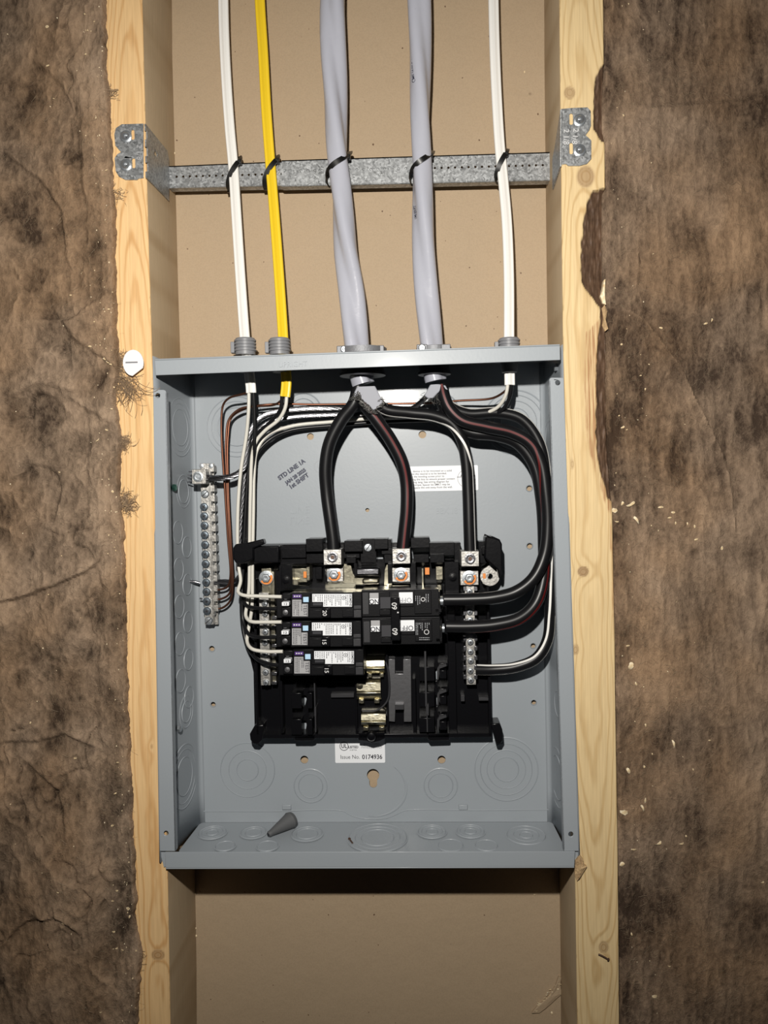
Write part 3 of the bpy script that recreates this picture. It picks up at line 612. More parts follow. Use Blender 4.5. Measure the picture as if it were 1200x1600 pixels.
# bent arms: outline on the inner side face of each stud (plane x = const)
def arm(pts, xs, th, holes=()):
    n = V((1, 0, 0)); p0 = V((xs*.001, 0, 0)); m_ = MB()
    def q(u, v):
        h = hit(u, v, p0, n); return (h.y*1000, h.z*1000)
    FA = Frame(p0, V((0, 1, 0)), V((0, 0, 1)), V((1, 0, 0)))
    m_.plate(FA, [[q(*p) for p in pts]]+[[q(*p) for p in h] for h in holes], 0, th); return m_
xl = float(fLI(np.array([W.xy(230, 240, 0)[1]]))[0])
mb = arm([(225.5, 193.5), (260, 236), (262.5, 250), (262.5, 296), (262.5, 314), (257, 308), (227.3, 278), (227.2, 268), (230, 268), (229.5, 254.5), (227, 254), (226.8, 244), (229, 244), (228.5, 230), (226.4, 229.5), (226.2, 218), (228.5, 218), (228, 205), (225.8, 204)], xl+.2, 1.2,
         [[(238.5, 241), (240.5, 232), (245, 242), (243.5, 246)]])
build(mb, 'bent_arm', 'galvanised', t)
xr = float(fRI(np.array([W.xy(875, 240, 0)[1]]))[0])
mb = arm([(875.5, 171), (872, 195), (866, 232), (863, 248), (863, 296), (875, 260)], xr-1.4, 1.2)
build(mb, 'bent_arm', 'galvanised', t)
ZB = -63
def bar(name, u0, u1, vt0, vt1, vb0, vb1, z, holes, dimples, depth=11):
    m_ = MB(); lp = ppoly(W, [(u0, vt0), (u1, vt1), (u1, vb1), (u0, vb0)], z)
    cuts = sorted(holes); q_ = lambda f: (lp[0][0]+(lp[1][0]-lp[0][0])*f, lp[0][1]+(lp[1][1]-lp[0][1])*f); r_ = lambda f: (lp[3][0]+(lp[2][0]-lp[3][0])*f, lp[3][1]+(lp[2][1]-lp[3][1])*f)
    cen = [W.xy(u, v, z) for u, v in cuts]; fr_ = [(c[0]-lp[0][0])/(lp[1][0]-lp[0][0]) for c in cen]
    ed = [0]+[(a_+b_)/2 for a_, b_ in zip(fr_, fr_[1:])]+[1]
    for k_, c in enumerate(cen):      # one cell of sheet per punched hole
        m_.plate(W, [[r_(ed[k_]), r_(ed[k_+1]), q_(ed[k_+1]), q_(ed[k_])], circ(c[0], c[1], 1.15, 10)], z-1.1, z)
    (xa, ya), (xb, yb) = lp[3], lp[2]
    for (xa, ya), (xb, yb), sg in ((lp[3], lp[2], 1), (lp[0], lp[1], -1)):     # flanges running back to the wall
        vs = [W.pt(xa, ya, z), W.pt(xb, yb, z), W.pt(xb, yb, z-depth), W.pt(xa, ya, z-depth)]
        vs += [p+W.U*.0011*sg for p in vs]
        m_.add(vs, [(0, 1, 2, 3), (7, 6, 5, 4), (0, 4, 5, 1), (1, 5, 6, 2), (2, 6, 7, 3), (3, 7, 4, 0)])
    m_.tube([W.pt(*lp[3], z-.9)+W.U*.0007, W.pt(*lp[2], z-.9)+W.U*.0007], 1.15, 10, smooth=False)
    for u, v in dimples: m_.lathe(W.at(u, v, z-.05), W.N, [(1.3, 0), (1.1, .35), (.5, .6), (.1, .65)], 8)
    return build(m_, name, 'galvanised', t)
lin = lambda a, c, n: [a+(c-a)*i/(n-1) for i in range(n)]
bar('inner_bar', 264, 470, 259.5, 251, 293.5, 289, ZB-1.6, [(u, 276-(u-276)*.026) for u in lin(276, 440, 17)], [])
bar('outer_bar', 440, 860, 250.5, 237.5, 291, 281.5, ZB, [(u, 266-(u-444)*.022) for u in (444, 454)]+[(u, 262.5-(u-679)*.027) for u in lin(679.5, 848, 17)], [(u, 267-(u-453)*.022) for u in lin(470, 634, 16)])
xe0, ye0 = W.xy(858, 240, ZB-1); ye1 = W.xy(859, 281, ZB-1)[1]
mb = MB(); mb.box(W, xe0, xr-.2, ye1, ye0, ZB-2.2, ZB-1); mb.box(W, xr-1.4, xr-.2, ye1, ye0, ZB-12, ZB-1); build(mb, 'end_tab', 'galvanised', t)
for u, v in ((197, 213.5), (196.8, 258), (905.5, 188), (905.5, 235)):
    sc = MB(); c = W.at(u, v, ZP); sc.lathe(c, W.N, [(5.3, 0), (5.3, .8), (4.4, 1.2), (3.6, 1.3), (3.5, 2.3), (2.6, 3.4), (1.3, 4.0), (.1, 4.1)], 24)
    scr = build(sc, 'screw', 'zinc', t, smooth=35)
    r_ = MB(); x, y = W.xy(u, v, 5.2)
    r_.box(W, x-1.3, x+1.3, y-.25, y+.25, 5.0, 5.5); r_.box(W, x-.25, x+.25, y-1.3, y+1.3, 5.0, 5.5); build(r_, 'drive_recess', 'dark_slot', scr)
text('2 1/8', W, 898.5, 213, ZP+.05, 6.6, 'ink_white', t, -97, .2); text('2 1/8', W, 884.5, 214, ZP+.05, 6.6, 'ink_white', t, -92, .12)
text('2 1/8', W, 217.5, 238, ZP+.05, 6.6, 'label_silver', t, -92, .12)

# ================================================================== the grey metal enclosure
box = thing('panel_box', 'open grey painted steel electrical box mounted between the studs', 'electrical box', B.pt(0, -228, 0))
def bx(tab, v, z, F=B): return F.xy(lerp(tab, v), v, z)
# back corners (h = 0) and front rim (h = DEP) from where they show
bl_t = [(560, 295.6), (620, 297), (1285, 313)]; br_t = [(560, 850), (610, 851), (1284, 863)]
yb = B.xy(313, 1285, 0)[1]; yt = 226.0
def xe(tab, y, z):
    (v0, u0), (v1, u1) = tab[0], tab[-1]; a = B.xy(u0, v0, z); c = B.xy(u1, v1, z); return a[0]+(y-a[1])*(c[0]-a[0])/(c[1]-a[1])
lo_t = [(600, 238.5), (1330, 249.5)]; ro_t = [(595, 881), (1330, 904.5)]
li_t = [(600, 259), (1330, 274)]; ri_t = [(595, 857.5), (1330, 880)]
yT = B.xy(560, 553.5, DEP)[1]; yBf = B.xy(580, 1355, DEP)[1]
XL = lambda y, z: xe(bl_t, y, 0)+(xe(lo_t, y, DEP)-xe(bl_t, y, 0))*z/DEP
XR = lambda y, z: xe(br_t, y, 0)+(xe(ro_t, y, DEP)-xe(br_t, y, 0))*z/DEP
def yTop(z): return yT
def yBot(z): return yb+(yBf-yb)*z/DEP
# back panel with its real holes
holes = [(485, 682, 3.4), (660, 679, 3.8), (571, 658, 5.5), (574, 797, 2.0), (827, 763, 2.6), (827.5, 853, 2.6), (829, 904, 2.6), (830, 956, 2.4), (331, 1013.5, 2.6), (333, 1100.5, 2.3), (833, 1009, 2.3), (834, 1097.5, 2.3), (475.5, 1187, 4.0), (690, 1187, 4.0)]
kc = B.xy(583, 1211, 0); r1, r2 = 9.6/1.55, 6/1.55; ky = B.xy(583, 1225, 0)[1]
key = [(kc[0]+r1*math.cos(a), kc[1]+r1*math.sin(a)) for a in [math.radians(k) for k in range(-50, 231, 14)]]+[(kc[0]+r2*math.cos(a), ky+r2*math.sin(a)) for a in [math.radians(k) for k in range(180, 361, 15)]]
mb = MB(); out = [(XL(yb, 0), yb), (XR(yb, 0), yb), (XR(yt, 0), yt), (XL(yt, 0), yt)]
mb.plate(B, [out, key]+[circ(*B.xy(u, v, 0), r) for u, v, r in holes], -1.3, 0)
build(mb, 'back_panel', 'box_paint', box)
# rims around the small punched holes
for u, v, r in holes[4:12]:
    mb = MB(); c = B.at(u, v, 0); mb.sweep([c+(B.X*math.cos(a)+B.U*math.sin(a))*(r+.55)*.001 for a in [2*PI*i/16 for i in range(16)]], lambda t, i, d: [(.0005*math.cos(k), .0005*math.sin(k)) for k in (0, 1.57, 3.14, 4.71)], closed=True, smooth=False)
    build(mb, 'hole_rim', 'box_paint', box, smooth=True)
def sheet(rows, name, th=1.3, **k):       # rows: lists of world points, solid by offset along averaged normals
    n = len(rows[0]); vs = [p for r in rows for p in r]; fs = [(i*n+j, i*n+j+1, (i+1)*n+j+1, (i+1)*n+j) for i in range(len(rows)-1) for j in range(n-1)]
    me = bpy.data.meshes.new(name); me.from_pydata([v-ORG[box.name] for v in vs], [], fs); me.materials.append(MATS['box_paint'])
    me.polygons.foreach_set('use_smooth', [True]*len(fs)); o = bpy.data.objects.new(name, me); COL.objects.link(o); o.parent = box; ORG[o.name] = ORG[box.name]
    so = o.modifiers.new('solid', 'SOLIDIFY'); so.thickness = th*.001; so.offset = k.get('offset', -1); so.use_even_offset = True
    me.set_sharp_from_angle(angle=math.radians(35)); return o
def arc(z): return 0
def side(XF, tab, sgn, ytop, name):
    rows = []
    for y in np.linspace(yb-4, yt+2, 14):
        r = []
        for a in (90, 67, 45, 22, 0):             # rounded fold where the side meets the back
            aa = math.radians(a); r.append(B.pt(XF(y, 5)+sgn*5*(math.sin(aa)) if a else XF(y, 5), y, 5-5*math.sin(aa)+(0 if a else 0)) if False else B.pt(XF(y, 0)+sgn*5*(1-math.cos(aa)), y, .2+5*(1-math.sin(aa))))
        for z in (12, 40, 70, DEP-1.5): r.append(B.pt(XF(y, z), y, z))
        rows.append(r)
    return sheet(rows, name, offset=-sgn if False else (1 if sgn > 0 else -1))
side(XL, lo_t, 1, 0, 'side_wall'); side(XR, ro_t, -1, 0, 'side_wall')
# front lips of the side walls, with a screw hole at each end
def lip(to, ti, v0, v1, hl, name='front_lip'):
    z = DEP; a, b_, c, d = B.xy(lerp(to, v0), v0, z), B.xy(lerp(ti, v0), v0, z), B.xy(lerp(ti, v1), v1, z), B.xy(lerp(to, v1), v1, z)
    sg = 1 if b_[0] > a[0] else -1; rr = 2.2
    lp = [a, (b_[0]-sg*rr, b_[1]), (b_[0]-sg*rr*.3, b_[1]-rr*.3), (b_[0], b_[1]-rr), c, d]
    m_ = MB(); m_.plate(B, [lp]+[circ(*B.xy(u, v, z), 2.2, 16) for u, v in hl], z-1.3, z)
    # return fold behind the inner edge
    m_.add([B.pt(b_[0], b_[1]-rr, z), B.pt(c[0], c[1], z), B.pt(c[0], c[1], z-7), B.pt(b_[0], b_[1]-rr, z-7), B.pt(b_[0]-sg*1.2, b_[1]-rr, z), B.pt(c[0]-sg*1.2, c[1], z), B.pt(c[0]-sg*1.2, c[1], z-7), B.pt(b_[0]-sg*1.2, b_[1]-rr, z-7)],
           [(0, 1, 2, 3), (7, 6, 5, 4), (2, 6, 7, 3), (0, 4, 5, 1), (1, 5, 6, 2), (0, 3, 7, 4)])
    return build(m_, name, 'box_paint', box, bevel=.35)
lip([(609, 239), (1330, 249.5)], [(609, 259.5), (1330, 274.5)], 609, 1330, [(246.5, 618), (259.5, 1302)])
lip([(590, 881), (1330, 904.5)], [(590, 858), (1330, 880.5)], 590, 1330, [(871.5, 598), (892, 1303.5)])
# top wall with its front lip turned down; bottom wall with its lip turned up
def lid(pts_front, yw, name, up, zback=0):
    (ax, ay), (bx_, by) = [B.xy(u, v, DEP+.8) for u, v in pts_front[:2]]; (cx, cy), (dx, dy) = [B.xy(u, v, DEP+.8) for u, v in pts_front[2:]]
    m_ = MB(); z = DEP+.8
    m_.plate(B, [[(ax, ay), (bx_, by), (cx, cy), (dx, dy)]], z-1.3, z)
    s_ = -1.3 if up else 1.3
    xl0, xr0 = XL(yw, 0), XR(yw, 0)
    e = [B.pt(ax, ay, z), B.pt(bx_, by, z), B.pt(xr0, yw, zback), B.pt(xl0, yw, zback)]
    e += [p+B.U*(-s_)*.001 for p in e]
    m_.add(e, [(0, 1, 2, 3), (7, 6, 5, 4), (0, 4, 5, 1), (1, 5, 6, 2), (2, 6, 7, 3), (3, 7, 4, 0)])
    return build(m_, name, 'box_paint', box, bevel=.4)
lid([(241.5, 563), (875, 540), (875.5, 562.5), (243, 586.5)], yt, 'top_wall', True)
lid([(258.5, 1356), (897.5, 1354), (898.5, 1330.5), (257.5, 1331.5)], yb, 'bottom_wall', False)
# folded corner gussets at the four corners
for pts in ([(250, 1330), (258, 1330), (259, 1354), (256, 1355)], [(898, 1329), (904.5, 1330), (899, 1353), (897, 1353)]):
    mb = MB(); mb.plate(B, [ppoly(B, pts, DEP-3)], DEP-4.2, DEP-3); build(mb, 'corner_gusset', 'box_paint', box)
# step pressed across the lower back and the round boss behind the keyhole
def ridge(pts, r, name='pressed_crease', h=0.0):
    m_ = MB(); m_.tube([B.at(u, v, h) for u, v in pts], r, 8, step=.006); return build(m_, name, 'box_paint', box, smooth=True)
ridge([(314, 1267.5), (420, 1267.5), (536, 1267), (543, 1271), (556, 1276.5), (584, 1280), (606, 1277.5), (622, 1271), (632, 1266.5), (750, 1266), (862, 1265)], .55)
bc = B.at(583, 1232, 0)
mb = MB(); mb.sweep([bc+(B.X*math.cos(a)*33+B.U*math.sin(a)*28)*.001 for a in [math.radians(k) for k in range(-100, 60, 8)]], lambda t, i, d: [(.0016*math.sin(PI*min(1, t*1.0))*math.cos(k), .0005*math.sin(k)) for k in [j*PI/4 for j in range(8)]], smooth=False)
build(mb, 'pressed_boss', 'box_paint', box, smooth=True)
for u in (448, 724):
    mb = MB(); mb.pbox(B, u-7.5, 1257.5, u+7, 1266, .1, 1.6, taper=.5); build(mb, 'bent_tab', 'box_paint', box, bevel=.3)
# knockouts: concentric pressed rings, one object per knockout
def knock(c, n, radii, sx=1.0, up=None, h=.46, seg=48, scale=1.0):
    p = []; R = sorted([r*scale for r in radii])
    p.append((.1, .25 if len(R) % 2 else .0))
    lvl = .25
    for k, r in enumerate(R):
        p += [(max(.2, r-.55), lvl), (r-.3, lvl+h*.8), (r, lvl+h), (r+.25, lvl+h*.5)]; lvl = .05 if k % 2 == 0 else .25; p.append((r+.5, lvl-.1))
    p.append((R[-1]+1.6, -.15))
    m_ = MB(); m_.lathe(c, n, p, seg, sx=sx, up=up); return build(m_, 'knockout', 'box_paint', box, smooth=14)
sB = 1/B.scale(0)
for u, v, rr in ((370, 667, (30, 40, 47)), (474, 643, (20, 28)), (690, 641, (17, 25)), (805, 660, (22, 33, 42, 49)), (387, 1203, (17, 30, 43)), (485.5, 1228, (19, 26)), (688.5, 1227, (19, 26)), (791, 1202, (19, 30, 40, 49))):
    knock(B.at(u, v, 0), B.N, rr, scale=sB)
# side wall knockouts
def wall_frame(XF, sgn):
    p0 = B.pt(XF(0, 20), 0, 20); e = (B.pt(XF(0, 70), 0, 70)-B.pt(XF(0, 10), 0, 10)).normalized(); f = (B.pt(XF(150, 20), 150, 20)-B.pt(XF(-150, 20), -150, 20)).normalized()
    n = e.cross(f)*-1; n = n if n.dot(B.X)*sgn > 0 else -n; return p0, n.normalized(), f
p0, nL, fL = wall_frame(XL, 1)
def dep_on(u, v): return hit(u, v, p0, nL)
sS = 1/B.scale(35)
for u, v, rr in ((281, 668, (29, 38, 46)), (286.5, 768, (19, 26)), (291, 1112, (17, 25)), (288, 1213, (30, 42, 50))): knock(dep_on(u, v), nL, rr, up=fL, scale=sS)
for k in range(5): knock(dep_on(291.5+k*.9, 855+k*58.5), nL, (17,), up=fL, scale=sS, seg=28)
for k in range(5): knock(dep_on(277.5+k*1.1, 832+k*58), nL, (18,), up=fL, scale=sS, seg=28)
p1, nR, fR = wall_frame(XR, -1)
for u, v, rr in ((861, 690, (34, 44)), (866.5, 800, (22,)), (872, 1100, (20,)), (871, 1215, (34, 46))): knock(hit(u, v, p1, nR), nR, rr, up=fR, scale=sS)
# floor knockouts (bottom wall): on the sloping plane
q0 = B.pt(0, yBot(40), 40); qe = (B.pt(0, yBot(80), 80)-B.pt(0, yBot(0), 0)).normalized(); nF = B.X.cross(qe); nF = nF if nF.dot(B.U) > 0 else -nF
for u, v, rr in ((332, 1301, (9, 17, 22)), (396, 1301, (13, 20)), (352, 1322, (15,)), (418, 1322, (16,)), (480, 1303, (17, 24)), (590, 1309, (26, 36, 46)), (675, 1299.5, (9, 17, 22)), (735, 1299, (9, 17, 22)), (704, 1321, (19,)), (760, 1321, (17,)), (822, 1305, (10, 20, 30))):
    knock(hit(u, v, q0+nF*.0006, nF), nF, rr, up=B.N, scale=1/B.scale(45))
p2 = B.pt(0, yt, 40)
for u, v, rr in ((833, 590, (20, 26)),): knock(hit(u, v, p2-B.U*.0015, B.U), -B.U, rr, up=B.N, scale=sS)
# screws through the left side wall
for k, (u, v, m_) in enumerate(((269, 762, 'green_screw'), (277, 1138, 'zinc'), (873, 574, 'zinc'))):
    base = hit(u, v, p0 if k < 2 else p1, nL if k < 2 else nR); n_ = nL if k < 2 else nR
    mb = MB(); mb.lathe(base, n_, [(2.2, -.2), (2.2, 1.2), (3.6, 1.3), (3.6, 3.6), (2.2, 4.2), (.1, 4.3)], 6, sx=1.0); build(mb, 'side_screw', m_, box, smooth=20)
# stickers, stamps and pressed lettering (flat print)
st = build(MB().plate(B, [prect(B, 523.5, 1152, 601.5, 1192, .35, 1.2)], .06, .35), 'issue_sticker', 'label_white', box)
text('Issue No.', B, 547, 1183, .4, 5.6, 'ink', st, 0, sx=.92); text('0174936', B, 581.5, 1183, .4, 6.3, 'ink', st, 0, bold=.12, sx=.92)
text('UL', B, 537.5, 1166, .4, 5.6, 'ink', st, 0, bold=.14, sx=.85); text('LISTED', B, 552, 1167.5, .4, 3.3, 'ink', st, 0, bold=.1); text('E187756', B, 552, 1172, .4, 2.0, 'ink', st, 0)
text('ENCLOSED\nPANELBOARD', B, 580.5, 1165.5, .4, 3.1, 'ink_grey', st, 0, sx=1.05)
mb = MB(); c = B.at(537.5, 1166, .42); mb.sweep([c+(B.X*math.cos(a)+B.U*math.sin(a))*.0042 for a in [2*PI*i/24 for i in range(24)]], lambda t, i, d: [(-.00028, 0), (.00028, 0), (.00028, .00006), (-.00028, .00006)], closed=True, smooth=False); build(mb, 'mark_ring', 'ink', st)
st = build(MB().plate(B, [prect(B, 632, 728, 747, 767, .35, 1.2)], .06, .35), 'wiring_sticker', 'label_white', box)
text('device is to be mounted on a solid\nand the neutral is to be bonded,\nin the bonding screw prior to\nmounting the box to ensure proper contact\nthe lug tang. See wiring diagram for\nof torque. Spacer kit SMK1 may be\nto space the unit away from the wall.', B, 608, 748.5, .4, 2.95, 'ink', st, 0, align='LEFT', sx=1.12, ls=.9, bold=.02) if False else None
tl = ['device is to be mounted on a solid', 'nd the neutral is to be bonded,', 'e the bonding screw prior to', 'ting the box to ensure proper contact', 'e lug tang. See wiring diagram for', 'r torque. Spacer kit SMK1 may be', 'o space the unit away from the wall.']
for k, s_ in enumerate(tl): text(s_, B, 643.2 if k else 645, 736.5+k*4.3, .4, 2.75, 'ink', st, 0, align='LEFT', sx=1.0, bold=.03)
c = B.at(729, 747.5, .42); mb = MB(); mb.sweep([c+(B.X*math.cos(a)+B.U*math.sin(a))*.0088 for a in [2*PI*i/28 for i in range(28)]], lambda t, i, d: [(-.00014, 0), (.00014, 0), (.00014, .00005), (-.00014, .00005)], closed=True, smooth=False)
for a_ in ((714, 745, 720, 745.8), (720, 742, 720.8, 745.8), (720, 742, 728, 742.8), (737, 742, 742, 745)): mb.pbox(B, *a_, .38, .45)
build(mb, 'wiring_diagram', 'ink', st)
for s_, u, v, sz in (('STD LINE 1A', 455.5, 734, 6.0), ('JAN 28 2025', 462, 744.5, 4.8), ('1st SHIFT', 467, 752, 6.0)): text(s_, B, u, v, .12, sz, 'ink_stamp', box, 34, bold=.32, sx=.95)
c = B.at(500, 729, .1); mb = MB(); mb.sweep([c+(B.X*math.cos(a)+B.U*math.sin(a))*.0058 for a in [2*PI*i/24 for i in range(24)]], lambda t, i, d: [(-.0002, 0), (.0002, 0), (.0002, .00006), (-.0002, .00006)], closed=True, smooth=False); build(mb, 'stamp_ring', 'ink_grey', box)
text('UL', B, 500, 729, .1, 5, 'ink_grey', box, -8)
text('LINE', B, 468, 797, .05, 10.5, 'box_paint', box, 0, ext=.28, sx=.95); text('LINE', B, 468, 812.5, .05, 10.5, 'box_paint', box, 180, ext=.28, sx=.95, mirror=True)
text('BBX 18', B, 698, 798.5, .05, 8.5, 'box_paint', box, 0, ext=.35, sx=.82)
text('UPRIGHT', B, 457.5, 569.5, DEP+.8, 6.6, 'box_paint', box, 1, ext=.6, sx=.95)
text('\u2190  \u2192', B, 667, 1341, DEP+.8, 5, 'box_paint', box, 0, ext=.15) if False else None
# ================================================================== shared small screws
def screw_mesh(r, h, recess=True, seg=14, hexa=False, mt='zinc'):
    m_ = MB(); F0 = Frame(V((0, 0, 0)), B.X, B.U, B.N)
    m_.lathe(V((0, 0, 0)), B.N, [(r, -.2), (r, h*.6), (r*.82, h*.92), (r*.45, h), (.05, h)], 6 if hexa else seg, 0)
    if recess:
        z = h+.02; m_.box(F0, -r*.5, r*.5, -r*.13, r*.13, h*.9, z+.12, 1); m_.box(F0, -r*.13, r*.13, -r*.5, r*.5, h*.9, z+.12, 1)
    return m_.mesh([mt, 'dark_slot'], smooth=35, name='screw')
SCR = screw_mesh(4.0, 3.0, mt='screw_steel'); SCR_N = screw_mesh(2.9, 3.0); 
def rotz(k): return Matrix.Rotation(k, 3, B.N).to_euler()
# ================================================================== ground bar
g = thing('ground_bar', 'silver ground bar with a long column of screws on the left of the grey box', 'ground bar', B.at(322, 976, 0))
gx = [(724, 312.5), (977, 320)]
def gpx(v): return lerp(gx, v)
mb = MB()
def slab(m_, v0, v1, ua, ub, z0, z1):      # leaning strip following the bar's edge
    P = [B.xy(gpx(v0)+ua, v0, z1), B.xy(gpx(v0)+ub, v0, z1), B.xy(gpx(v1)+ub, v1, z1), B.xy(gpx(v1)+ua, v1, z1)]; m_.plate(B, [P], z0, z1)
slab(mb, 724, 976, 0, 13.5, 5, 15); slab(mb, 724, 962, 13.5, 15.5, 5, 16.5)
build(mb, 'bar', 'cast_alu', g, bevel=.25)
mb = MB()
for k in range(15):
    v = 727+k*15.6; slab(mb, v, v+10, 14.5, 21.5, 5, 15)
slab(mb, 724, 976, 13, 21, 4, 7)
build(mb, 'toothed_edge', 'cast_alu', g, bevel=.2)
for k, v in enumerate([792, 806.5, 821, 836, 851, 866, 881, 896, 910, 924.5, 939.5, 954.5]):
    inst('screw', SCR, g, B.at(gpx(v)+4.8, v, 15), rotz(random.uniform(0, 3)))
for v in (772, 970):
    mb = MB(); x, y = B.xy(gpx(v)+6, v, 16); mb.lathe(B.pt(x, y, 14.9), B.N, [(4.2, 0), (3.9, .8), (3.2, 1.8), (.1, 2.2)], 20)
    s_ = build(mb, 'mounting_screw', 'zinc', g, smooth=35, label='bluish slotted mounting screw')
    m2 = MB(); c = B.pt(x, y, 17.0); d = (B.X*.75+B.U*.66).normalized(); n_ = d.cross(B.N); m2.add([c+d*.0034*a+n_*.0004*b_+B.N*z for z in (-.0004, .0003) for a, b_ in ((-1, -1), (1, -1), (1, 1), (-1, 1))], [(3, 2, 1, 0), (4, 5, 6, 7), (0, 1, 5, 4), (1, 2, 6, 5), (2, 3, 7, 6), (3, 0, 4, 7)]); build(m2, 'slot', 'dark_slot', s_)
for u, v in ((315, 728), (330, 728)):
    mb = MB(); mb.lathe(B.at(u, v, 15), B.N, [(2.4, 0), (2.2, 1.5), (.1, 1.8)], 12); build(mb, 'screw', 'zinc', g, smooth=35)
mb = MB(); mb.pbox(B, 299, 732.5, 322.5, 757, 8, 30, taper=.4); lug = build(mb, 'lug', 'cast_alu', g, bevel=.5)
mb = MB(); mb.lathe(B.at(309.5, 745, 29.9), B.N, [(5.2, 0), (5.0, .7), (3.6, .9), (3.2, .3), (1.9, .2), (1.8, .7), (.1, .75)], 24); build(mb, 'lug_screw', 'zinc', lug, smooth=35)
mb = MB()
for k in range(4): mb.tube([B.at(300, 737+k*5, 22), B.at(295-(k % 2)*2, 737+k*5.5, 21)], .7, 6)
build(mb, 'strand_ends', 'aluminium', g, smooth=True)
mb = MB(); mb.tube([B.at(312, 911, 10), B.at(304, 909, 11), B.at(297, 909, 11)], 1.5, 8); mb.tube([B.at(316, 936, 10), B.at(312, 935, 11)], .9, 8); build(mb, 'wire_stub', 'aluminium', g, smooth=True)

# ================================================================== black panelboard interior
pn = thing('panelboard_interior', 'black plastic breaker base with metal lugs in the middle of the grey box', 'panelboard', B.at(580, 1152, 0))
K = 'black_plastic'
def pb(name, boxes, m_=K, bev=.35, parent=None, label=None):
    if name in ('divider', 'strip', 'metal_clip', 'contact_blade', 'paint_mark', 'tube_link', 'clip_tower'):
        for bx_ in boxes: o = build(MB().pbox(B, *bx_), name, m_, parent or pn, bevel=bev, label=label)
        return o
    q = MB()
    for bx_ in boxes: q.pbox(B, *bx_)
    return build(q, name, m_, parent or pn, bevel=bev, label=label)
base = MB(); zb_ = 10
bl_ = ppoly(B, [(376, 884), (400, 876), (764, 872), (766, 1000), (766.5, 1150), (398, 1150), (396, 1050), (384, 1000), (376, 930)], zb_)
hl = [ppoly(B, p, zb_) for p in ([(472, 1085), (478, 1087), (479, 1093), (476, 1104), (473, 1104)], [(473, 1126), (478, 1126), (479, 1133), (477, 1144), (473.5, 1144)], [(680, 1046), (684, 1042), (684, 1063), (681, 1064)], [(681, 1087), (685, 1083), (685, 1103), (682, 1104)], [(682, 1127), (686, 1123), (686, 1144), (683, 1145)])]
base.plate(B, [bl_]+hl, 3, zb_); build(base, 'base_tray', K, pn, bevel=.3)
rails = [(396, 1147, 768, 1153, 3, 22), (398, 905, 402, 1148, 8, 24), (762, 905, 766, 1150, 8, 22), (436, 900, 440, 1146, 8, 24), (700, 905, 712, 1146, 8, 16), (645, 1060, 650, 1146, 8, 20), (500, 1060, 560, 1066, 8, 15), (555, 1062, 558, 1146, 8, 20), (604, 1012, 607, 1146, 8, 18)]
pb('rib', rails)
for k in range(3):
    v = 1040+k*40
    pb('clip_tower', [(655, v+2, 679, v+24, 8, 26), (686, v+6, 699, v+22, 8, 30, 0, 1), (684, v-4, 700, v+1, 8, 24)])
    q = MB(); q.plate(B, [ppoly(B, [(683, v+4), (686, v), (697, v-3), (698, v+1), (687, v+5), (685.5, v+22), (683, v+23)], 27)], 22, 27); build(q, 'moulded_edge', 'breaker_grey', pn, bevel=.3)
for v in (1083, 1124): pb('clip_tower', [(455, v, 471, v+24, 8, 26), (480, v, 488, v+24, 8, 26)])
# feet and bottom tabs
for pts in ([(390, 1147), (398, 1133), (412, 1132), (410, 1156), (404, 1163), (395, 1162), (391, 1156)], [(767, 1131), (781, 1130), (785, 1140), (786, 1156), (782, 1163), (775, 1163), (772, 1150)]):
    q = MB(); q.plate(B, [ppoly(B, pts, 24)], 1, 24); build(q, 'foot', K, pn, bevel=1.0)
for pts in ([(459, 1148), (494, 1148), (492, 1156), (486, 1158), (460, 1158)], [(559, 1146), (603, 1144), (602, 1154), (594, 1158), (581, 1161), (572, 1158), (560, 1157)], [(667, 1147), (703, 1146), (702, 1157), (671, 1158), (668, 1154)]):
    q = MB(); q.plate(B, [ppoly(B, pts, 22)], 1, 22); build(q, 'bottom_tab', K, pn, bevel=.8)
q = MB(); q.lathe(B.at(580.5, 1149, 22), B.N, [(5, 0), (5, 3), (3.6, 5), (2, 5.5), (.1, 5.6)], 20); build(q, 'peg', K, pn, smooth=35)
# top structure
pb('top_rail', [(396, 851, 478, 882, 4, 30), (440, 858, 478, 872, 20, 34), (478, 842, 504, 862, 4, 36), (478, 862, 506, 880, 4, 27), (504, 848, 538, 884, 4, 20), (538, 845, 566, 862, 4, 33), (536, 862, 562, 872, 4, 24), (541, 870, 556, 880, 4, 30), (600, 843, 612, 880, 4, 24), (585, 842, 606, 858, 4, 33), (596, 858, 614, 866, 4, 26), (612, 848, 642, 884, 4, 18), (642, 840, 671, 856, 4, 36), (646, 866, 670, 879, 4, 28), (671, 848, 710, 868, 4, 31), (672, 866, 694, 879, 4, 34), (710, 848, 720, 880, 4, 28), (748, 846, 766, 880, 4, 28), (753, 855, 768, 866, 20, 34), (563, 842, 588, 879, 4, 24)])
pb('divider', [(437, 882, 457, 920, 8, 38), (506, 886, 512, 912, 8, 30), (695, 878, 717, 928, 8, 38), (606, 881, 613, 912, 8, 34), (641, 880, 650, 918, 8, 34), (436, 884, 440, 924, 8, 40), (493, 886, 503, 905, 8, 26), (553, 880, 558, 900, 8, 30)])
for u, v in ((447, 906), (707.5, 902)):
    q = MB(); q.lathe(B.at(u, v, 37.8), B.N, [(4.5, 0), (4.3, .5), (3, .6), (3, 2.6), (.1, 3)], 16); build(q, 'locating_peg', K, pn, smooth=35)
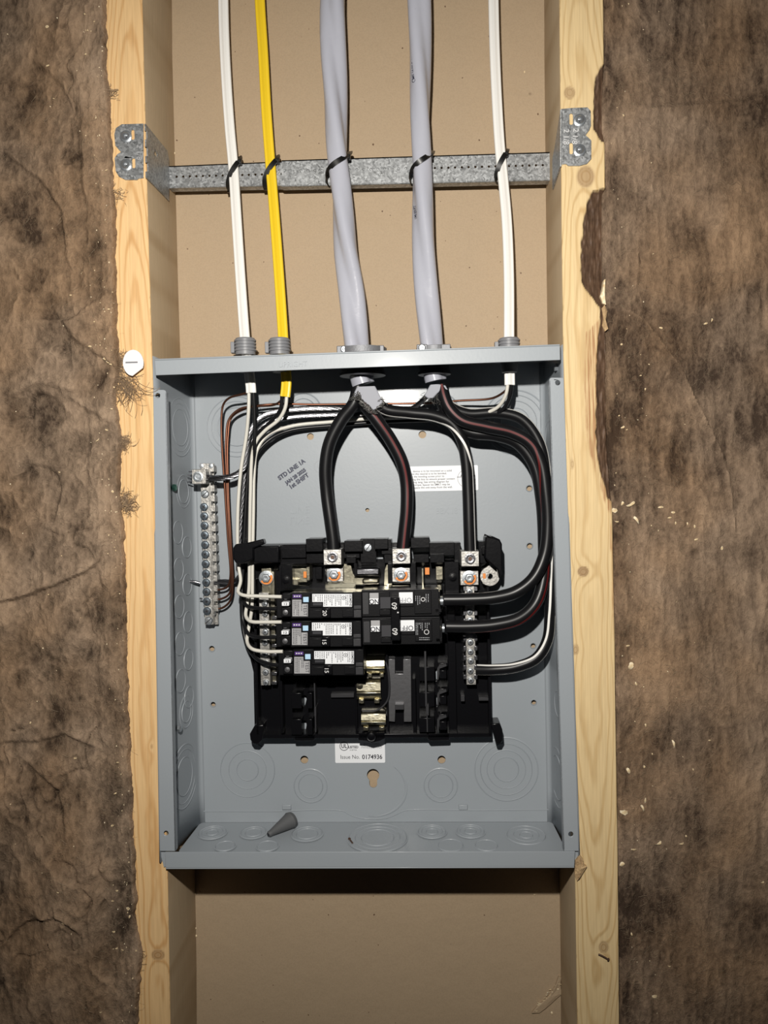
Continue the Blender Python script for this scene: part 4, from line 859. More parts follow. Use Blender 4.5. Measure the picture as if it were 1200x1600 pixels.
# hooks holding wires, left and right
q = MB(); q.plate(B, [ppoly(B, [(364, 856), (368, 850), (382, 849), (411, 842), (413, 850), (396, 857), (396, 874), (380, 881), (368, 880), (364, 873)], 46)], 34, 46); q.pbox(B, 396, 853, 436, 880, 24, 42); build(q, 'wire_hook', K, pn, bevel=1.2)
q = MB(); q.plate(B, [ppoly(B, [(758, 846), (758, 839), (770, 838), (781, 843), (784.5, 850), (785, 880), (784, 900), (780, 902), (777, 890), (770, 884), (757, 872)], 42)], 14, 42); build(q, 'wire_hook', K, pn, bevel=1.4)
# lugs with bolts
def lug_at(u, v, bu, bv):
    q = MB(); q.pbox(B, u-14.7, v-12.5, u+14.7, v+12.8, 24, 45, taper=.35); lg = build(q, 'lug', 'cast_alu', pn, bevel=.5)
    q = MB(); q.lathe(B.at(u, v, 44.9), B.N, [(5.2, 0), (5.0, .8), (3.7, .9), (3.4, -.6) if False else (3.6, .35), (3.4, .3), (1.9, .25), (1.9, .9), (.1, .95)], 24); build(q, 'set_screw', 'aluminium', lg, smooth=30)
    q = MB(); q.lathe(B.at(u, v, 45.7), B.N, [(1.9, 0), (1.9, .15), (.1, .15)], 6); build(q, 'hex_recess', 'rust', lg)
    q = MB(); q.pbox(B, bu-14.5, bv-11, bu+14.5, bv+11.5, 22, 30, taper=.2); pl = build(q, 'bolt_plate', 'cast_alu', pn, bevel=.3)
    bolt(bu, bv, 30, pl)
def bolt(u, v, z, par):
    q = MB(); q.lathe(B.at(u, v, z-.1), B.N, [(7.0, 0), (7.0, .9), (5.6, 1.1)], 26); wsh = build(q, 'washer', 'zinc', par, smooth=35)
    q = MB(); c = B.at(u, v, z+1.1); e = [c+(B.X*math.cos(a)+B.U*math.sin(a))*.001*r for r in (3.6, 6.3) for a in [math.radians(k) for k in range(-150, 31, 15)]]
    n = 13; q.add(e+[p+B.N*.0005 for p in e], [(i, i+1, n+i+1, n+i) for i in range(n-1)]+[(2*n+i, 3*n+i, 3*n+i+1, 2*n+i+1) for i in range(n-1)]+[(n+i, n+i+1, 3*n+i+1, 3*n+i) for i in range(n-1)]+[(0, n, 3*n, 2*n), (n-1, 3*n-1, 4*n-1, 2*n-1)]); build(q, 'paint_mark', 'orange', par)
    q = MB(); q.lathe(B.at(u, v, z+.9), B.N, [(4.6, 0), (4.6, 2.2), (3.9, 2.9), (2.4, 3.0), (2.2, 2.3), (.1, 2.1)], 6); build(q, 'hex_head', 'zinc', par, smooth=20)
lug_at(519.5, 870.5, 522, 897.5); lug_at(627, 869, 626.5, 898); lug_at(734.5, 873, 733.5, 903)
# link plates behind the bolts (bus jumpers)
q = MB(); q.plate(B, [ppoly(B, [(536, 880), (549, 884), (552, 896), (560, 903), (592, 903), (592, 913), (556, 914), (550, 924), (508, 924), (508, 888)], 21)], 17, 21); build(q, 'jumper_plate', 'bus_metal', pn, bevel=.4)
pb('tube_link', [(555, 887, 594, 900, 20, 28)], 'aluminium', 2.2); pb('tube_link', [(566, 904, 592, 912, 20, 27)], 'bus_metal', 1.5)
q = MB(); q.plate(B, [ppoly(B, [(604, 882), (613, 880), (613, 915), (600, 915), (601, 890)], 20)], 16, 20); q.plate(B, [ppoly(B, [(604, 915), (640, 915), (640, 922), (602, 922)], 24)], 20, 24); build(q, 'jumper_plate', 'bus_metal', pn, bevel=.4)
pb('metal_clip', [(457, 888, 480, 910, 16, 24), (458, 905, 466, 914, 16, 30), (681, 885, 692, 906, 16, 26), (683, 914, 690, 922, 16, 28)], 'bus_metal', .4)
pb('contact_blade', [(479, 886, 484, 907, 16, 36), (659, 888, 662, 920, 16, 36)], 'bus_metal', .3)
pb('paint_mark', [(474, 893, 479, 903, 24, 25.5), (664, 887, 671, 898, 24, 26)], 'orange', .3)
# clear cover strip above the breakers
q = MB(); q.plate(B, [ppoly(B, [(444, 912), (482, 916), (488, 911), (555, 911), (556, 921), (440, 922)], 40)], 38.8, 40); build(q, 'clear_cover', 'clear_plastic', pn, bevel=.3)
# centre mounting screw
q = MB(); q.lathe(B.at(575, 855.5, 24), B.N, [(3.9, 0), (3.9, 1.4), (3.3, 2.2), (.1, 2.4)], 20); s_ = build(q, 'mounting_screw', 'zinc', pn, smooth=35)
c = B.at(575, 855.5, 26.4); d = (B.X*.6+B.U*.8).normalized(); n_ = d.cross(B.N); q = MB(); q.add([c+d*.003*a+n_*.0004*b_+B.N*z for z in (-.0004, .0003) for a, b_ in ((-1, -1), (1, -1), (1, 1), (-1, 1))], [(3, 2, 1, 0), (4, 5, 6, 7), (0, 1, 5, 4), (1, 2, 6, 5), (2, 3, 7, 6), (3, 0, 4, 7)]); build(q, 'slot', 'dark_slot', s_)
# round bonding ring with an offset hole, on the right
x, y = B.xy(765.5, 900.5, 26); r0 = 9.3
lp = circ(x, y, r0, 28); lp = [(px_, py_) for px_, py_ in lp]
q = MB(); q.plate(B, [lp, circ(x, y, 2.6, 14)], 22, 26); q.plate(B, [ppoly(B, [(754, 891), (760, 886), (763, 884), (768, 884), (768, 888), (758, 914), (754, 912)], 25.5)], 22, 25.5); build(q, 'bonding_ring', 'cast_alu', pn, bevel=.4)
pb('paint_mark', [(754.5, 896, 759, 904, 24, 26.3)], 'orange', .3)
# neutral bars
def neutral(us, v0, v1, wd, screws, teeth_r, name='neutral_bar', lab=None):
    q = MB(); q.pbox(B, us-wd, v0, us+wd, v1, 14, 26); o = build(q, name, 'cast_alu', pn, bevel=.3, label=lab)
    for u, v in screws: 
        s_ = bpy.data.objects.new('screw', SCR_N); COL.objects.link(s_); s_.parent = o; s_.location = B.at(u, v, 26)-ORG[pn.name]; s_.rotation_euler = rotz(random.uniform(0, 3))
    q = MB()
    for v in teeth_r:
        for sg in ((-1, 1) if len(screws) > 7 and us > 600 else (1,)): q.pbox(B, us+sg*(wd+1)-2.5, v-3.4, us+sg*(wd+1)+2.5, v+3.4, 14, 27)
    build(q, 'terminal_edge', 'aluminium', o, bevel=.3); return o
neutral(413.5, 926, 1071, 7.5, [(414, 943), (414.5, 958.5), (414.5, 972), (415, 987), (414.5, 1004), (414.5, 1022), (415, 1036), (415.5, 1050), (416, 1066)], [])
pb('neutral_rail', [(423.5, 893, 430, 1070, 12, 22), (409, 888, 424, 928, 12, 24)], 'bus_metal', .3)
q = MB()
for k in range(9): q.pbox(B, 424.5, 948+k*14.6, 432.5, 953+k*14.6, 20, 25)
build(q, 'terminal_edge', 'aluminium', pn, bevel=.3)
bolt(416, 903, 25, pn)
neutral(735, 916, 1070, 7.5, [(733.5, 924), (734, 956), (734.5, 968.5), (735, 1003), (735, 1018), (735.5, 1032.5), (735, 1048), (735.5, 1062.5)], [920, 930, 958, 970, 998, 1013, 1028, 1043, 1058])
# bus stabs down the middle
def stab(u0, v0, u1, v1, tone='bus_metal'):
    uc, vc = (u0+u1)/2, (v0+v1)/2; n = 12; x0, x1 = B.xy(u0, vc, 22)[0], B.xy(u1, vc, 22)[0]; y0, y1 = B.xy(uc, v0, 22)[1], B.xy(uc, v1, 22)[1]
    rows = [(y0, 13), (y0-(y0-y1)*.08, 19), (y0-(y0-y1)*.16, 21), (y0-(y0-y1)*.52, 22.2), (y0-(y0-y1)*.56, 20.6), (y0-(y0-y1)*.62, 22.4), (y0-(y0-y1)*.80, 21), (y0-(y0-y1)*.86, 18), (y1, 16)]
    q = MB(); vs = []
    for y_, z_ in rows: vs += [B.pt(x0, y_, z_), B.pt(x1, y_, z_)]
    m_ = len(rows); vs += [v_-B.N*.004 for v_ in vs]
    fs = [(2*i, 2*i+1, 2*i+3, 2*i+2) for i in range(m_-1)]+[(2*m_+2*i+2, 2*m_+2*i+3, 2*m_+2*i+1, 2*m_+2*i) for i in range(m_-1)]+[(2*i, 2*i+2, 2*m_+2*i+2, 2*m_+2*i) for i in range(m_-1)]+[(2*i+1, 2*m_+2*i+1, 2*m_+2*i+3, 2*i+3) for i in range(m_-1)]+[(0, 2*m_, 2*m_+1, 1), (2*m_-2, 2*m_-1, 4*m_-1, 4*m_-2)]
    q.add(vs, fs)
    for du in (-.32, .32):          # lower teeth
        c0 = x0+(x1-x0)*(.5+du); q.box(B, c0-(x1-x0)*.11, c0+(x1-x0)*.11, y1-3.2, y1+.3, 14, 19)
    build(q, 'bus_stab', tone, pn, bevel=.3)
stab(572, 1028, 601, 1054); stab(557, 1062, 595, 1095); stab(564, 1112, 603, 1138)
q = MB(); q.lathe(B.at(562, 1071, 22.5), B.N, [(3.2, 0), (3.2, 1.2), (.1, 1.6)], 14); build(q, 'rivet', 'bus_metal', pn, smooth=35)
q = MB(); q.plate(B, [ppoly(B, [(607, 1030), (617, 1030), (617, 1053), (630, 1053), (630, 1030), (642, 1030), (643, 1128), (631, 1128), (631, 1104), (618, 1104), (617, 1128), (607, 1127), (603, 1115), (607, 1095)], 16)], 12, 16); build(q, 'bus_strap', 'dark_steel', pn, bevel=.3)
q = MB(); q.tube([B.at(602, 1034, 20), B.at(606, 1045, 20), B.at(607, 1090, 19), B.at(600, 1102, 19), B.at(588, 1110, 19), B.at(566, 1111, 19)], 1.0, 8); build(q, 'insulating_edge', 'breaker_grey', pn, smooth=True)
pb('strip', [(663.5, 1006, 666.5, 1104, 10, 30), (665.5, 1102, 670, 1118, 10, 30), (666.5, 1116, 668.5, 1144, 10, 30), (490.5, 1058, 492.5, 1105, 10, 26), (491, 1105, 494, 1120, 10, 26), (492, 1118, 494, 1144, 10, 26)], 'breaker_grey', .2)
pb('metal_clip', [(617, 1101, 631, 1109, 14, 22), (720, 1086, 726, 1096, 10, 20), (748, 1090, 764, 1095, 10, 20), (517, 1084, 553, 1090, 10, 15)], 'breaker_grey', .3)

# ================================================================== breakers
def lines(par, u0, v0, u1, v1, n, z, ink='ink_grey', seed=0, vert=True):     # rows of tiny unreadable print
    r_ = np.random.RandomState(seed); q = MB()
    for k in range(n):
        if vert:
            u = u0+(u1-u0)*(k+.5)/n; v = v0
            while v < v1-1:
                L = r_.uniform(1.2, 3.4); q.pbox(B, u-.5, v, u+.45, min(v+L, v1), z, z+.04); v += L+r_.uniform(.5, .9)
                if r_.rand() < .10: break
        else:
            v = v0+(v1-v0)*(k+.5)/n; u = u0
            while u < u1-1:
                L = r_.uniform(1.2, 3.4); q.pbox(B, u, v-.5, min(u+L, u1), v+.45, z, z+.04); u += L+r_.uniform(.5, .9)
    return build(q, 'small_print', ink, par, kind='stuff')
HB = 57
def breaker(du, dv, amps, label, seed):
    t = thing('circuit_breaker', label, 'circuit breaker', B.at(500+du, 968+dv, 20), 'single pole breakers on the left')
    def pbm(name, boxes, m_='breaker_plastic', bev=.35, par=None):
        q = MB()
        for u0, v0, u1, v1, *z in boxes: q.pbox(B, u0+du, v0+dv, u1+du, v1+dv, *z)
        return build(q, name, m_, par or t, bevel=bev)
    pbm('housing', [(455, 925.5, 565.5, 966, 20, HB-2), (455, 925.5, 487, 938, 50, HB), (484, 926, 552, 949, 50, HB), (552, 925.5, 565, 966, 50, HB-.6), (482, 953, 503, 965, 50, HB-1), (535, 952.5, 552, 964, 50, HB-.4), (455, 936, 483, 966, 50, HB)])
    pbm('terminal_block', [(432, 931, 455, 966, 20, 46), (441, 927, 455, 936, 44, 52), (439, 948, 455, 964, 44, 50)], 'breaker_plastic', .8)
    for v in (933, 957):
        q = MB(); q.lathe(B.at(446+du, v+dv, 51 if v < 940 else 50), B.N, [(2.6, -.5), (2.5, .4), (.1, .8)], 12); build(q, 'terminal_screw', 'dark_steel', t, smooth=35)
    n_ = pbm('number_plate', [(440.0, 940.8, 451.5, 947, 46, 56)], 'label_white', .6)
    text('12', B, 445.8+du, 944+dv, 56.06, 3.1, 'ink', n_, 0, bold=.06, sx=1.3)
    p_ = pbm('purple_label', [(457.5, 929, 471, 934.3, HB-.3, HB+.18)], 'label_purple', .1)
    q = MB()
    for uu in (460.5, 464.2, 468): q.pbox(B, uu-1.2+du, 930.7+dv, uu+1.0+du, 932.6+dv, HB+.18, HB+.24)
    build(q, 'marks', 'ink_white', p_)
    pbm('blue_button', [(473.6, 932.8, 482.2, 941, HB-2, HB+.9)], 'button_blue', .25)
    g_ = MB(); g_.plate(B, [ppoly(B, [(u+du, v+dv) for u, v in ((456.8, 937), (471, 937), (471, 943.5), (481, 943.5), (481, 963), (456.8, 963))], HB+.2)], HB, HB+.2); g_ = build(g_, 'test_label', 'label_silver', t)
    text('TEST', B, 476.8+du, 953.4+dv, HB+.24, 4.8, 'ink', g_, -90, bold=.04, sx=1.0, name='lettering'); lines(g_, 458+du, 938.5+dv, 472.5+du, 962+dv, 6, HB+.22, 'ink', seed)
    l_ = MB(); l_.plate(B, [ppoly(B, [(u+du, v+dv) for u, v in ((488, 928), (550, 928), (550, 948), (505, 948), (505, 940.5), (488, 940.5))], HB+.2)], HB, HB+.2); l_ = build(l_, 'rating_label', 'label_white', t)
    text('SIEMENS', B, 547.6+du, 938+dv, HB+.24, 3.0, 'ink', l_, -90, bold=.06); lines(l_, 506+du, 929.5+dv, 534+du, 946.5+dv, 10, HB+.22, 'ink', seed+1); lines(l_, 489+du, 929+dv, 505+du, 939.5+dv, 5, HB+.22, 'ink', seed+2); lines(l_, 539.5+du, 929.5+dv, 545+du, 946.5+dv, 2, HB+.22, 'ink', seed+3)
    c = B.at(537+du, 934.2+dv, HB+.24); q = MB(); q.sweep([c+(B.X*math.cos(a)+B.U*math.sin(a))*.0017 for a in [2*PI*i/16 for i in range(16)]], lambda t_, i, d: [(-.00022, 0), (.00022, 0), (.00022, .00005), (-.00022, .00005)], closed=True, smooth=False); q.pbox(B, 536.5+du, 932.8+dv, 537.7+du, 935.6+dv, HB+.22, HB+.27); build(q, 'listing_mark', 'ink', l_)
    h_ = pbm('handle', [(503, 950.5, 516, 965, HB-3, HB+3.5)], 'black_plastic', .6)
    text(amps, B, 507+du, 958+dv, HB+3.56, 5.4, 'ink_white', h_, -90, bold=.06)
    q = MB(); q.tube([B.at(504+du, 950.3+dv, HB+.6), B.at(509+du, 951+dv, HB+.9), B.at(515+du, 949.8+dv, HB+.6)], .35, 6); build(q, 'mould_line', 'breaker_grey', t, smooth=True)
    pbm('front_tab', [(552.5, 946, 564.5, 952, HB-1, HB+.3), (552.5, 953, 564.5, 965, HB-1, HB+.2)], 'breaker_grey', .5)
    pbm('spark_slot', [(489, 942, 503, 946, HB-1, HB+.1)], 'dark_slot', .1)
    return t
breaker(0, 0, '20', 'black single breaker marked 20, topmost of the three on the left', 10)
breaker(-.6, 44.8, '15', 'black single breaker marked 15, middle of the three on the left', 20)
breaker(3, 89.3, '15', 'black single breaker marked 15, lowest of the three on the left', 30)
t = thing('double_breaker', 'wide black double breaker marked 60, right of the three single breakers', 'circuit breaker', B.at(625, 1007, 20))
def pd(name, boxes, m_='breaker_plastic', bev=.4, par=None):
    q = MB()
    for z in boxes: q.pbox(B, *z)
    return build(q, name, m_, par or t, bevel=bev)
pd('housing', [(565.5, 921, 686, 963, 20, HB-1), (566, 964, 688, 1007, 20, HB-1), (577, 925, 609, 944, 50, HB+.6), (625, 925, 646, 948, 50, HB+.4), (647.5, 922.5, 674, 959, 50, HB+1.2), (579, 967, 611, 988, 50, HB+.6), (627, 968, 648, 992, 50, HB+.4), (648.5, 968, 675, 1002, 50, HB+1.2), (593, 952, 610, 961, 50, HB+1.5), (595, 996, 611, 1004, 50, HB+1.5)])
for v in (922.5, 966.0): pd('edge_strip', [(567, v-1.2, 686, v-.2, HB-1.5, HB+.4)], 'breaker_grey', .1)
pd('side_panel', [(566.5, 926, 576, 960, HB-2, HB-.5), (568, 971, 578, 1004, HB-2, HB-.5)], 'breaker_grey', .3)
for u, v in ((577.5, 926.5), (579.5, 969.5)):
    s_ = pd('window_label', [(u, v, u+14, v+8.5, HB+.5, HB+.9)], 'label_silver', .1); s2 = pd('window_label', [(u, v+8.5, u+14, v+17.5, HB+.5, HB+.9)], 'label_white', .1)
    text('NO', B, u+7.2, v+13.2, HB+.95, 6.2, 'ink', s2, 180, bold=.14, sx=.95)
for u, v, b_ in ((623.5, 925.5, 0), (626, 969, 1)):
    s_ = pd('off_label', [(u, v, u+21.5, v+17, HB+.5, HB+.9)], 'label_white', .1); text('OFF', B, u+11, v+12, HB+.95, 6.4, 'ink' if b_ else 'ink_grey', s_, 180, bold=.05, sx=.95)
pd('handle_slot', [(594, 933, 611, 951, HB-1, HB+.75), (596, 977, 611, 995, HB-1, HB+.75)], 'dark_slot', .2)
h_ = pd('tie_handle', [(610.5, 934, 625, 1001, HB+1, HB+12)], 'black_plastic', .9)
text('60', B, 616.5, 947, HB+12.06, 6.6, 'ink_white', h_, 90, bold=.08); text('60', B, 617.5, 987, HB+12.06, 6.6, 'ink_white', h_, 90, bold=.08); pd('mark', [(620.5, 956, 623, 958, HB+11.9, HB+12.06)], 'ink_white', 0, h_)
lines(t, 648, 931, 657.5, 946, 3, HB+1.25, 'ink_grey', 3); lines(t, 664, 928, 671, 941, 2, HB+1.25, 'ink_grey', 4)
lines(t, 649, 973, 661, 992, 5, HB+1.25, 'ink_grey', 5); lines(t, 663, 973, 672, 982, 3, HB+1.25, 'ink_grey', 6); lines(t, 655, 995, 671, 1001, 2, HB+1.25, 'ink_grey', 7, False)
for u, v, r_ in ((661, 936.5, .0017), (666.5, 987.5, .0021)):
    c = B.at(u, v, HB+1.25); q = MB(); q.sweep([c+(B.X*math.cos(a)+B.U*math.sin(a))*r_ for a in [2*PI*i/16 for i in range(16)]], lambda t_, i, d: [(-.0003, 0), (.0003, 0), (.0003, .00005), (-.0003, .00005)], closed=True, smooth=False); build(q, 'listing_mark', 'ink_white', t)
pd('terminal_block', [(676, 925, 688, 960, 20, HB-3), (677, 969, 691, 1005, 20, HB-3), (680, 951, 690, 957, 40, HB-1), (681, 997, 691, 1003, 40, HB-1)])
for u, v in ((681.5, 939), (683.5, 981.5)):
    q = MB(); q.lathe(B.at(u, v, HB-3), B.N, [(3.6, 0), (3.6, 1.2), (2.2, 1.5), (2.0, .6), (.1, .5)], 16); build(q, 'terminal_screw', 'bus_metal', t, smooth=30)
    q = MB(); q.lathe(B.at(u+4, v, 49), B.X, [(4.2, 0), (4.2, 4), (3.3, 4.2), (3.0, 3)], 14); build(q, 'wire_clamp', 'zinc', t, smooth=30)
# ================================================================== cables
def flat_sec(a, c):     # half width a, half thickness c (mm): flat cable with a centre ridge
    o = []
    for j in range(36):
        t = 2*PI*j/36; x = a*math.copysign(abs(math.cos(t))**.75, math.cos(t)); z = c*math.copysign(abs(math.sin(t))**.8, math.sin(t)); z *= 1+.22*math.cos(x/a*PI*1.9)*(abs(x) < a*.8); o.append((x*.001, z*.001))
    return lambda t, i, d: o
def lobed(r, lobes=3, pitch=.32, amp=.09, ph=0, seg=36):
    def f(t, i, d):
        o = []; k = 2*PI*d/pitch+ph
        for j in range(seg):
            a = 2*PI*j/seg; rr = r*(1+amp*math.cos(lobes*(a-k))*.6+amp*.8*math.cos(2*(a-k*.7))); o.append((math.cos(a)*rr*.001, math.sin(a)*rr*.001))
        return o
    return f
def rope(pts, R, strands=6, r=None, pitch=.05, step=.0022, seg=6):
    P = resample(pts, step); m_ = MB(); r = r or R*.46; tot = 0; ph = []; prev = None; frames = []
    for i, p in enumerate(P):
        t = (P[min(i+1, len(P)-1)]-P[max(i-1, 0)]).normalized(); o_ = (prev - t*prev.dot(t)) if prev is not None else (B.N-t*B.N.dot(t))
        o_.normalize(); prev = o_; frames.append((o_, t.cross(o_)));
        if i: tot += (p-P[i-1]).length
        ph.append(tot/pitch*2*PI)
    for s in range(strands):
        Q = [p+(f[0]*math.cos(ph[i]+2*PI*s/strands)+f[1]*math.sin(ph[i]+2*PI*s/strands))*(R-r)*.001 for i, (p, f) in enumerate(zip(P, frames))]
        m_.sweep(Q, lambda t, i, d: [(math.cos(2*PI*j/seg)*r*.001, math.sin(2*PI*j/seg)*r*.001) for j in range(seg)], smooth=False)
    m_.sweep(P, lambda t, i, d: [(math.cos(2*PI*j/6)*R*.6*.001, math.sin(2*PI*j/6)*R*.6*.001) for j in range(6)], smooth=False)
    return m_
def stripe(pts, r, ang, wd=.16, step=.0025):
    # thin printed stripe lying on a round conductor: ang is measured from the side towards the viewer
    def sec(t, i, d):
        a = ang(t) if callable(ang) else ang; o = []
        for k in (-1, 0, 1): o.append((math.cos(a+k*wd)*(r+.06)*.001, math.sin(a+k*wd)*(r+.06)*.001))
        for k in (1, 0, -1): o.append((math.cos(a+k*wd)*(r-.1)*.001, math.sin(a+k*wd)*(r-.1)*.001))
        return o
    m_ = MB(); m_.sweep(pts, sec, step=step); return m_
def cond(par, name, pts, r, m_, lab=None, st=None):
    P = [b(*p) for p in pts]; q = MB(); q.tube(P, r, 14 if r > 3 else 8); o = build(q, name, m_, par, smooth=True, label=lab)
    if st:
        for ang, mm, wd in st: build(stripe(P, r, ang, wd), 'stripe', mm, o, smooth=True)
    return o
# --- left grey cable (feed)
A = thing('grey_cable', 'thick twisted grey cable on the left, feeding the two left lugs of the box', 'cable', w(537, 270, -52))
PA = [w(519, -330, -50), (w(520, -150, -50)), w(521, 0, -50), w(521.5, 100, -51), w(525, 200, -51), (w(531, 280, -51)), w(540, 380, -50), w(549, 450, -47), (w(556, 545, -41)), w(561, 575, -41), b(568, 600, 44)]
q = MB(); q.sweep(PA, lobed(10.3, 3, .36, .20, .6), step=.004); build(q, 'jacket', 'jacket_grey', A, smooth=True)
# slit flap of jacket with frayed braid around it
def flap(par, pts, z, seed):
    q = MB(); q.plate(B, [ppoly(B, pts, z)], z-2, z); o = build(q, 'jacket_end', 'jacket_cut', par, bevel=.8); return o
flap(A, [(558, 604), (586, 603), (592, 615), (599, 628), (593, 636), (583, 641), (577, 634), (566, 625), (560, 617), (552, 623), (554, 612)], 53.5, 1)
rs = np.random.RandomState(5); q = MB()
for u0, v0, u1, v1 in ((548, 622, 560, 610), (558, 618, 572, 632), (572, 632, 584, 643), (584, 643, 598, 628), (560, 612, 566, 626), (596, 618, 600, 632), (566, 628, 580, 640)):
    for k in range(15):
        t_ = rs.rand(); u = u0+(u1-u0)*t_; v = v0+(v1-v0)*t_; z = 53+rs.uniform(-1, 2.5); P = [b(u, v, z), b(u+rs.normal(0, 3), v+rs.uniform(0, 5), z+rs.uniform(0, 2)), b(u+rs.normal(0, 4), v+rs.uniform(2, 7), z+rs.uniform(-1, 2))]
        q.tube(P, .26, 3, step=.004)
build(q, 'frayed_braid', 'cast_alu', A, kind='stuff')
R2 = .0175
cond(A, 'conductor', [(560, 603, 44), (553, 630, 44), (534, 655, 42), (515, 692, 40), (508.5, 730, 38), (510.5, 770, 36), (516.5, 815, 36), (520.5, 845, 36), (521.5, 862, 36)], 6.1, 'wire_black')
cond(A, 'conductor', [(564, 606, 44), (570, 632, 44), (588, 655, 43), (612, 690, 40), (628, 722, 38), (635, 755, 36), (635.5, 795, 36), (632, 832, 36), (629, 862, 36)], 6.1, 'wire_black', 'black conductor with a red stripe', [(lambda t: 1.75-.1*t, 'wire_red', .17)])
cond(A, 'conductor', [(580, 612, 44), (590, 630, 46), (604, 640, 45), (640, 645, 42), (680, 650, 40), (706, 662, 39), (722, 688, 38), (728.5, 720, 37), (731.5, 770, 36), (733, 820, 36), (734.5, 862, 36)], 5.6, 'wire_black', 'black conductor with a white stripe', [(lambda t: .3 if t < .35 else min(2.75, .3+(t-.35)*9), 'jacket_white', .2)])
q = rope([b(*p) for p in ((572, 612, 36), (555, 634, 26), (520, 637, 20), (470, 639, 20), (430, 644, 22), (404, 656, 26), (389, 682, 29), (385, 712, 30), (382, 730, 31), (366, 743, 31), (345, 747, 30), (322, 746, 24))], 2.9, pitch=.045); build(q, 'ground_strand', 'strand', A, smooth=True)
# --- right grey cable
C2 = thing('grey_cable', 'thick grey printed cable on the right, feeding the wide breaker', 'cable', w(659, 270, -52))
PB = [w(653, -330, -50), w(654, -150, -50), w(655, 0, -50), w(656, 100, -51), w(657.5, 200, -51), w(659.5, 290, -51), w(663, 390, -50), w(666.5, 460, -46), w(673.5, 545, -41), w(677, 575, -41), b(681, 595, 44)]
q = MB(); q.sweep(PB, lobed(9.8, 3, .42, .16, 1.9), step=.004); jk = build(q, 'jacket', 'jacket_grey', C2, smooth=True)
text('CME WIRE AND CABLE E89969 (UL', W, 649, 70, -51+9.6, 5.0, 'ink', jk, 91, bold=.03, sx=.66) if False else None
def cable_text(body, pts_uv, size, sx, par, r, cxs, z0, rot):
    # one small flat glyph at a time, following the jacket's surface
    n = len(body)
    for k, ch in enumerate(body):
        if ch == ' ': continue
        t_ = k/(n-1); u = pts_uv[0][0]+(pts_uv[1][0]-pts_uv[0][0])*t_; v = pts_uv[0][1]+(pts_uv[1][1]-pts_uv[0][1])*t_
def cable_print(body, u0, v0, u1, v1, z, off, r, size, par, sx):
    ln = bpy.data.curves.new('lettering', 'FONT'); ln.body = body; ln.size = size*.001; ln.align_x = 'LEFT'; ln.align_y = 'CENTER'; ln.materials.append(MATS['ink_stamp']); ln.resolution_u = 2; ln.offset = .00004
    o = bpy.data.objects.new('lettering', ln); COL.objects.link(o)
    a = math.asin(off/r); p0 = W.at(u0, v0, z+r*math.cos(a)+.35); p1 = W.at(u1, v1, z+r*math.cos(a)+.35)
    ex = (p1-p0).normalized(); n_ = (W.N*math.cos(a)+W.X*math.sin(a)*(-1)).normalized(); n_ = (n_-ex*n_.dot(ex)).normalized(); ey = n_.cross(ex)
    R_ = Matrix((ex*sx, ey, n_)).transposed().to_4x4(); R_.translation = p0-ORG[par.name]; o.parent = par; o.matrix_local = R_; TEXTS.append(o)
cable_print('CME WIRE AND CABLE  E89969  (UL)', 646.5, 129, 645, -6, -51, 5.2, 9.9, 5.2, jk, .80)
cable_print('1418 FT', 649.5, 341, 647.5, 313, -51, 6.2, 9.9, 4.6, jk, .78)
flap(C2, [(672, 601), (686, 600), (696, 602), (700, 609), (690, 609), (684, 614), (677, 622), (668, 622), (663, 618)], 50, 2)
text('NUT', B, 673.5, 611, 50.1, 3.6, 'ink', C2, 75, bold=.05) if False else None
q = MB(); rs = np.random.RandomState(8)
for k in range(46):
    u, v = rs.uniform(664, 702), rs.uniform(612, 630); P = [b(u, v-4, 47), b(u+rs.normal(0, 3), v, 48+rs.uniform(0, 2)), b(u+rs.normal(0, 4), v+4, 47)]; q.tube(P, .24, 3, step=.004)
build(q, 'frayed_braid', 'cast_alu', C2, kind='stuff')
cond(C2, 'conductor', [(690, 603, 44), (694, 620, 46), (702, 638, 47), (722, 657, 47), (760, 667, 46), (800, 676, 45), (828, 692, 45), (845, 722, 45), (853, 770, 45), (856, 820, 45), (851, 866, 46), (834, 903, 48), (806, 925, 48), (770, 934, 48), (730, 936.5, 47), (694, 937, 46)], 5.9, 'wire_black', 'thick black conductor with a red stripe, bent down to the upper breaker terminal', [(lambda t: 1.55 if t < .34 else 1.55-(t-.34)*9 if t < .6 else -.8, 'wire_red', .17)])
cond(C2, 'conductor', [(686, 604, 40), (690, 625, 37), (704, 655, 36), (735, 675, 36), (775, 680, 36), (808, 692, 35), (834, 725, 35), (846, 780, 35), (850, 850, 35), (849, 905, 38), (836, 944, 42), (812, 966, 45), (775, 976, 46), (735, 979, 46), (697, 979, 46)], 5.9, 'wire_black', 'thick black conductor with a red stripe, bent down to the lower breaker terminal', [(lambda t: 2.15 if t < .76 else 2.15+(t-.76)*5, 'wire_red', .15)])
cond(C2, 'conductor', [(684, 606, 34), (700, 632, 30), (730, 646, 28), (780, 645, 27), (815, 655, 27), (842, 690, 27), (853, 740, 27), (857, 800, 27), (859, 900, 28), (859, 960, 30), (855, 1000, 31), (838, 1028, 32), (806, 1042, 31), (770, 1046, 28), (746, 1046, 24)], 5.2, 'wire_black', 'black conductor with a white stripe, bent down to the right neutral bar', [(lambda t: 2.75 if t < .35 else 2.75-(t-.35)*3.6, 'jacket_white', .2), (lambda t: 2.9, 'wire_white', .12)])
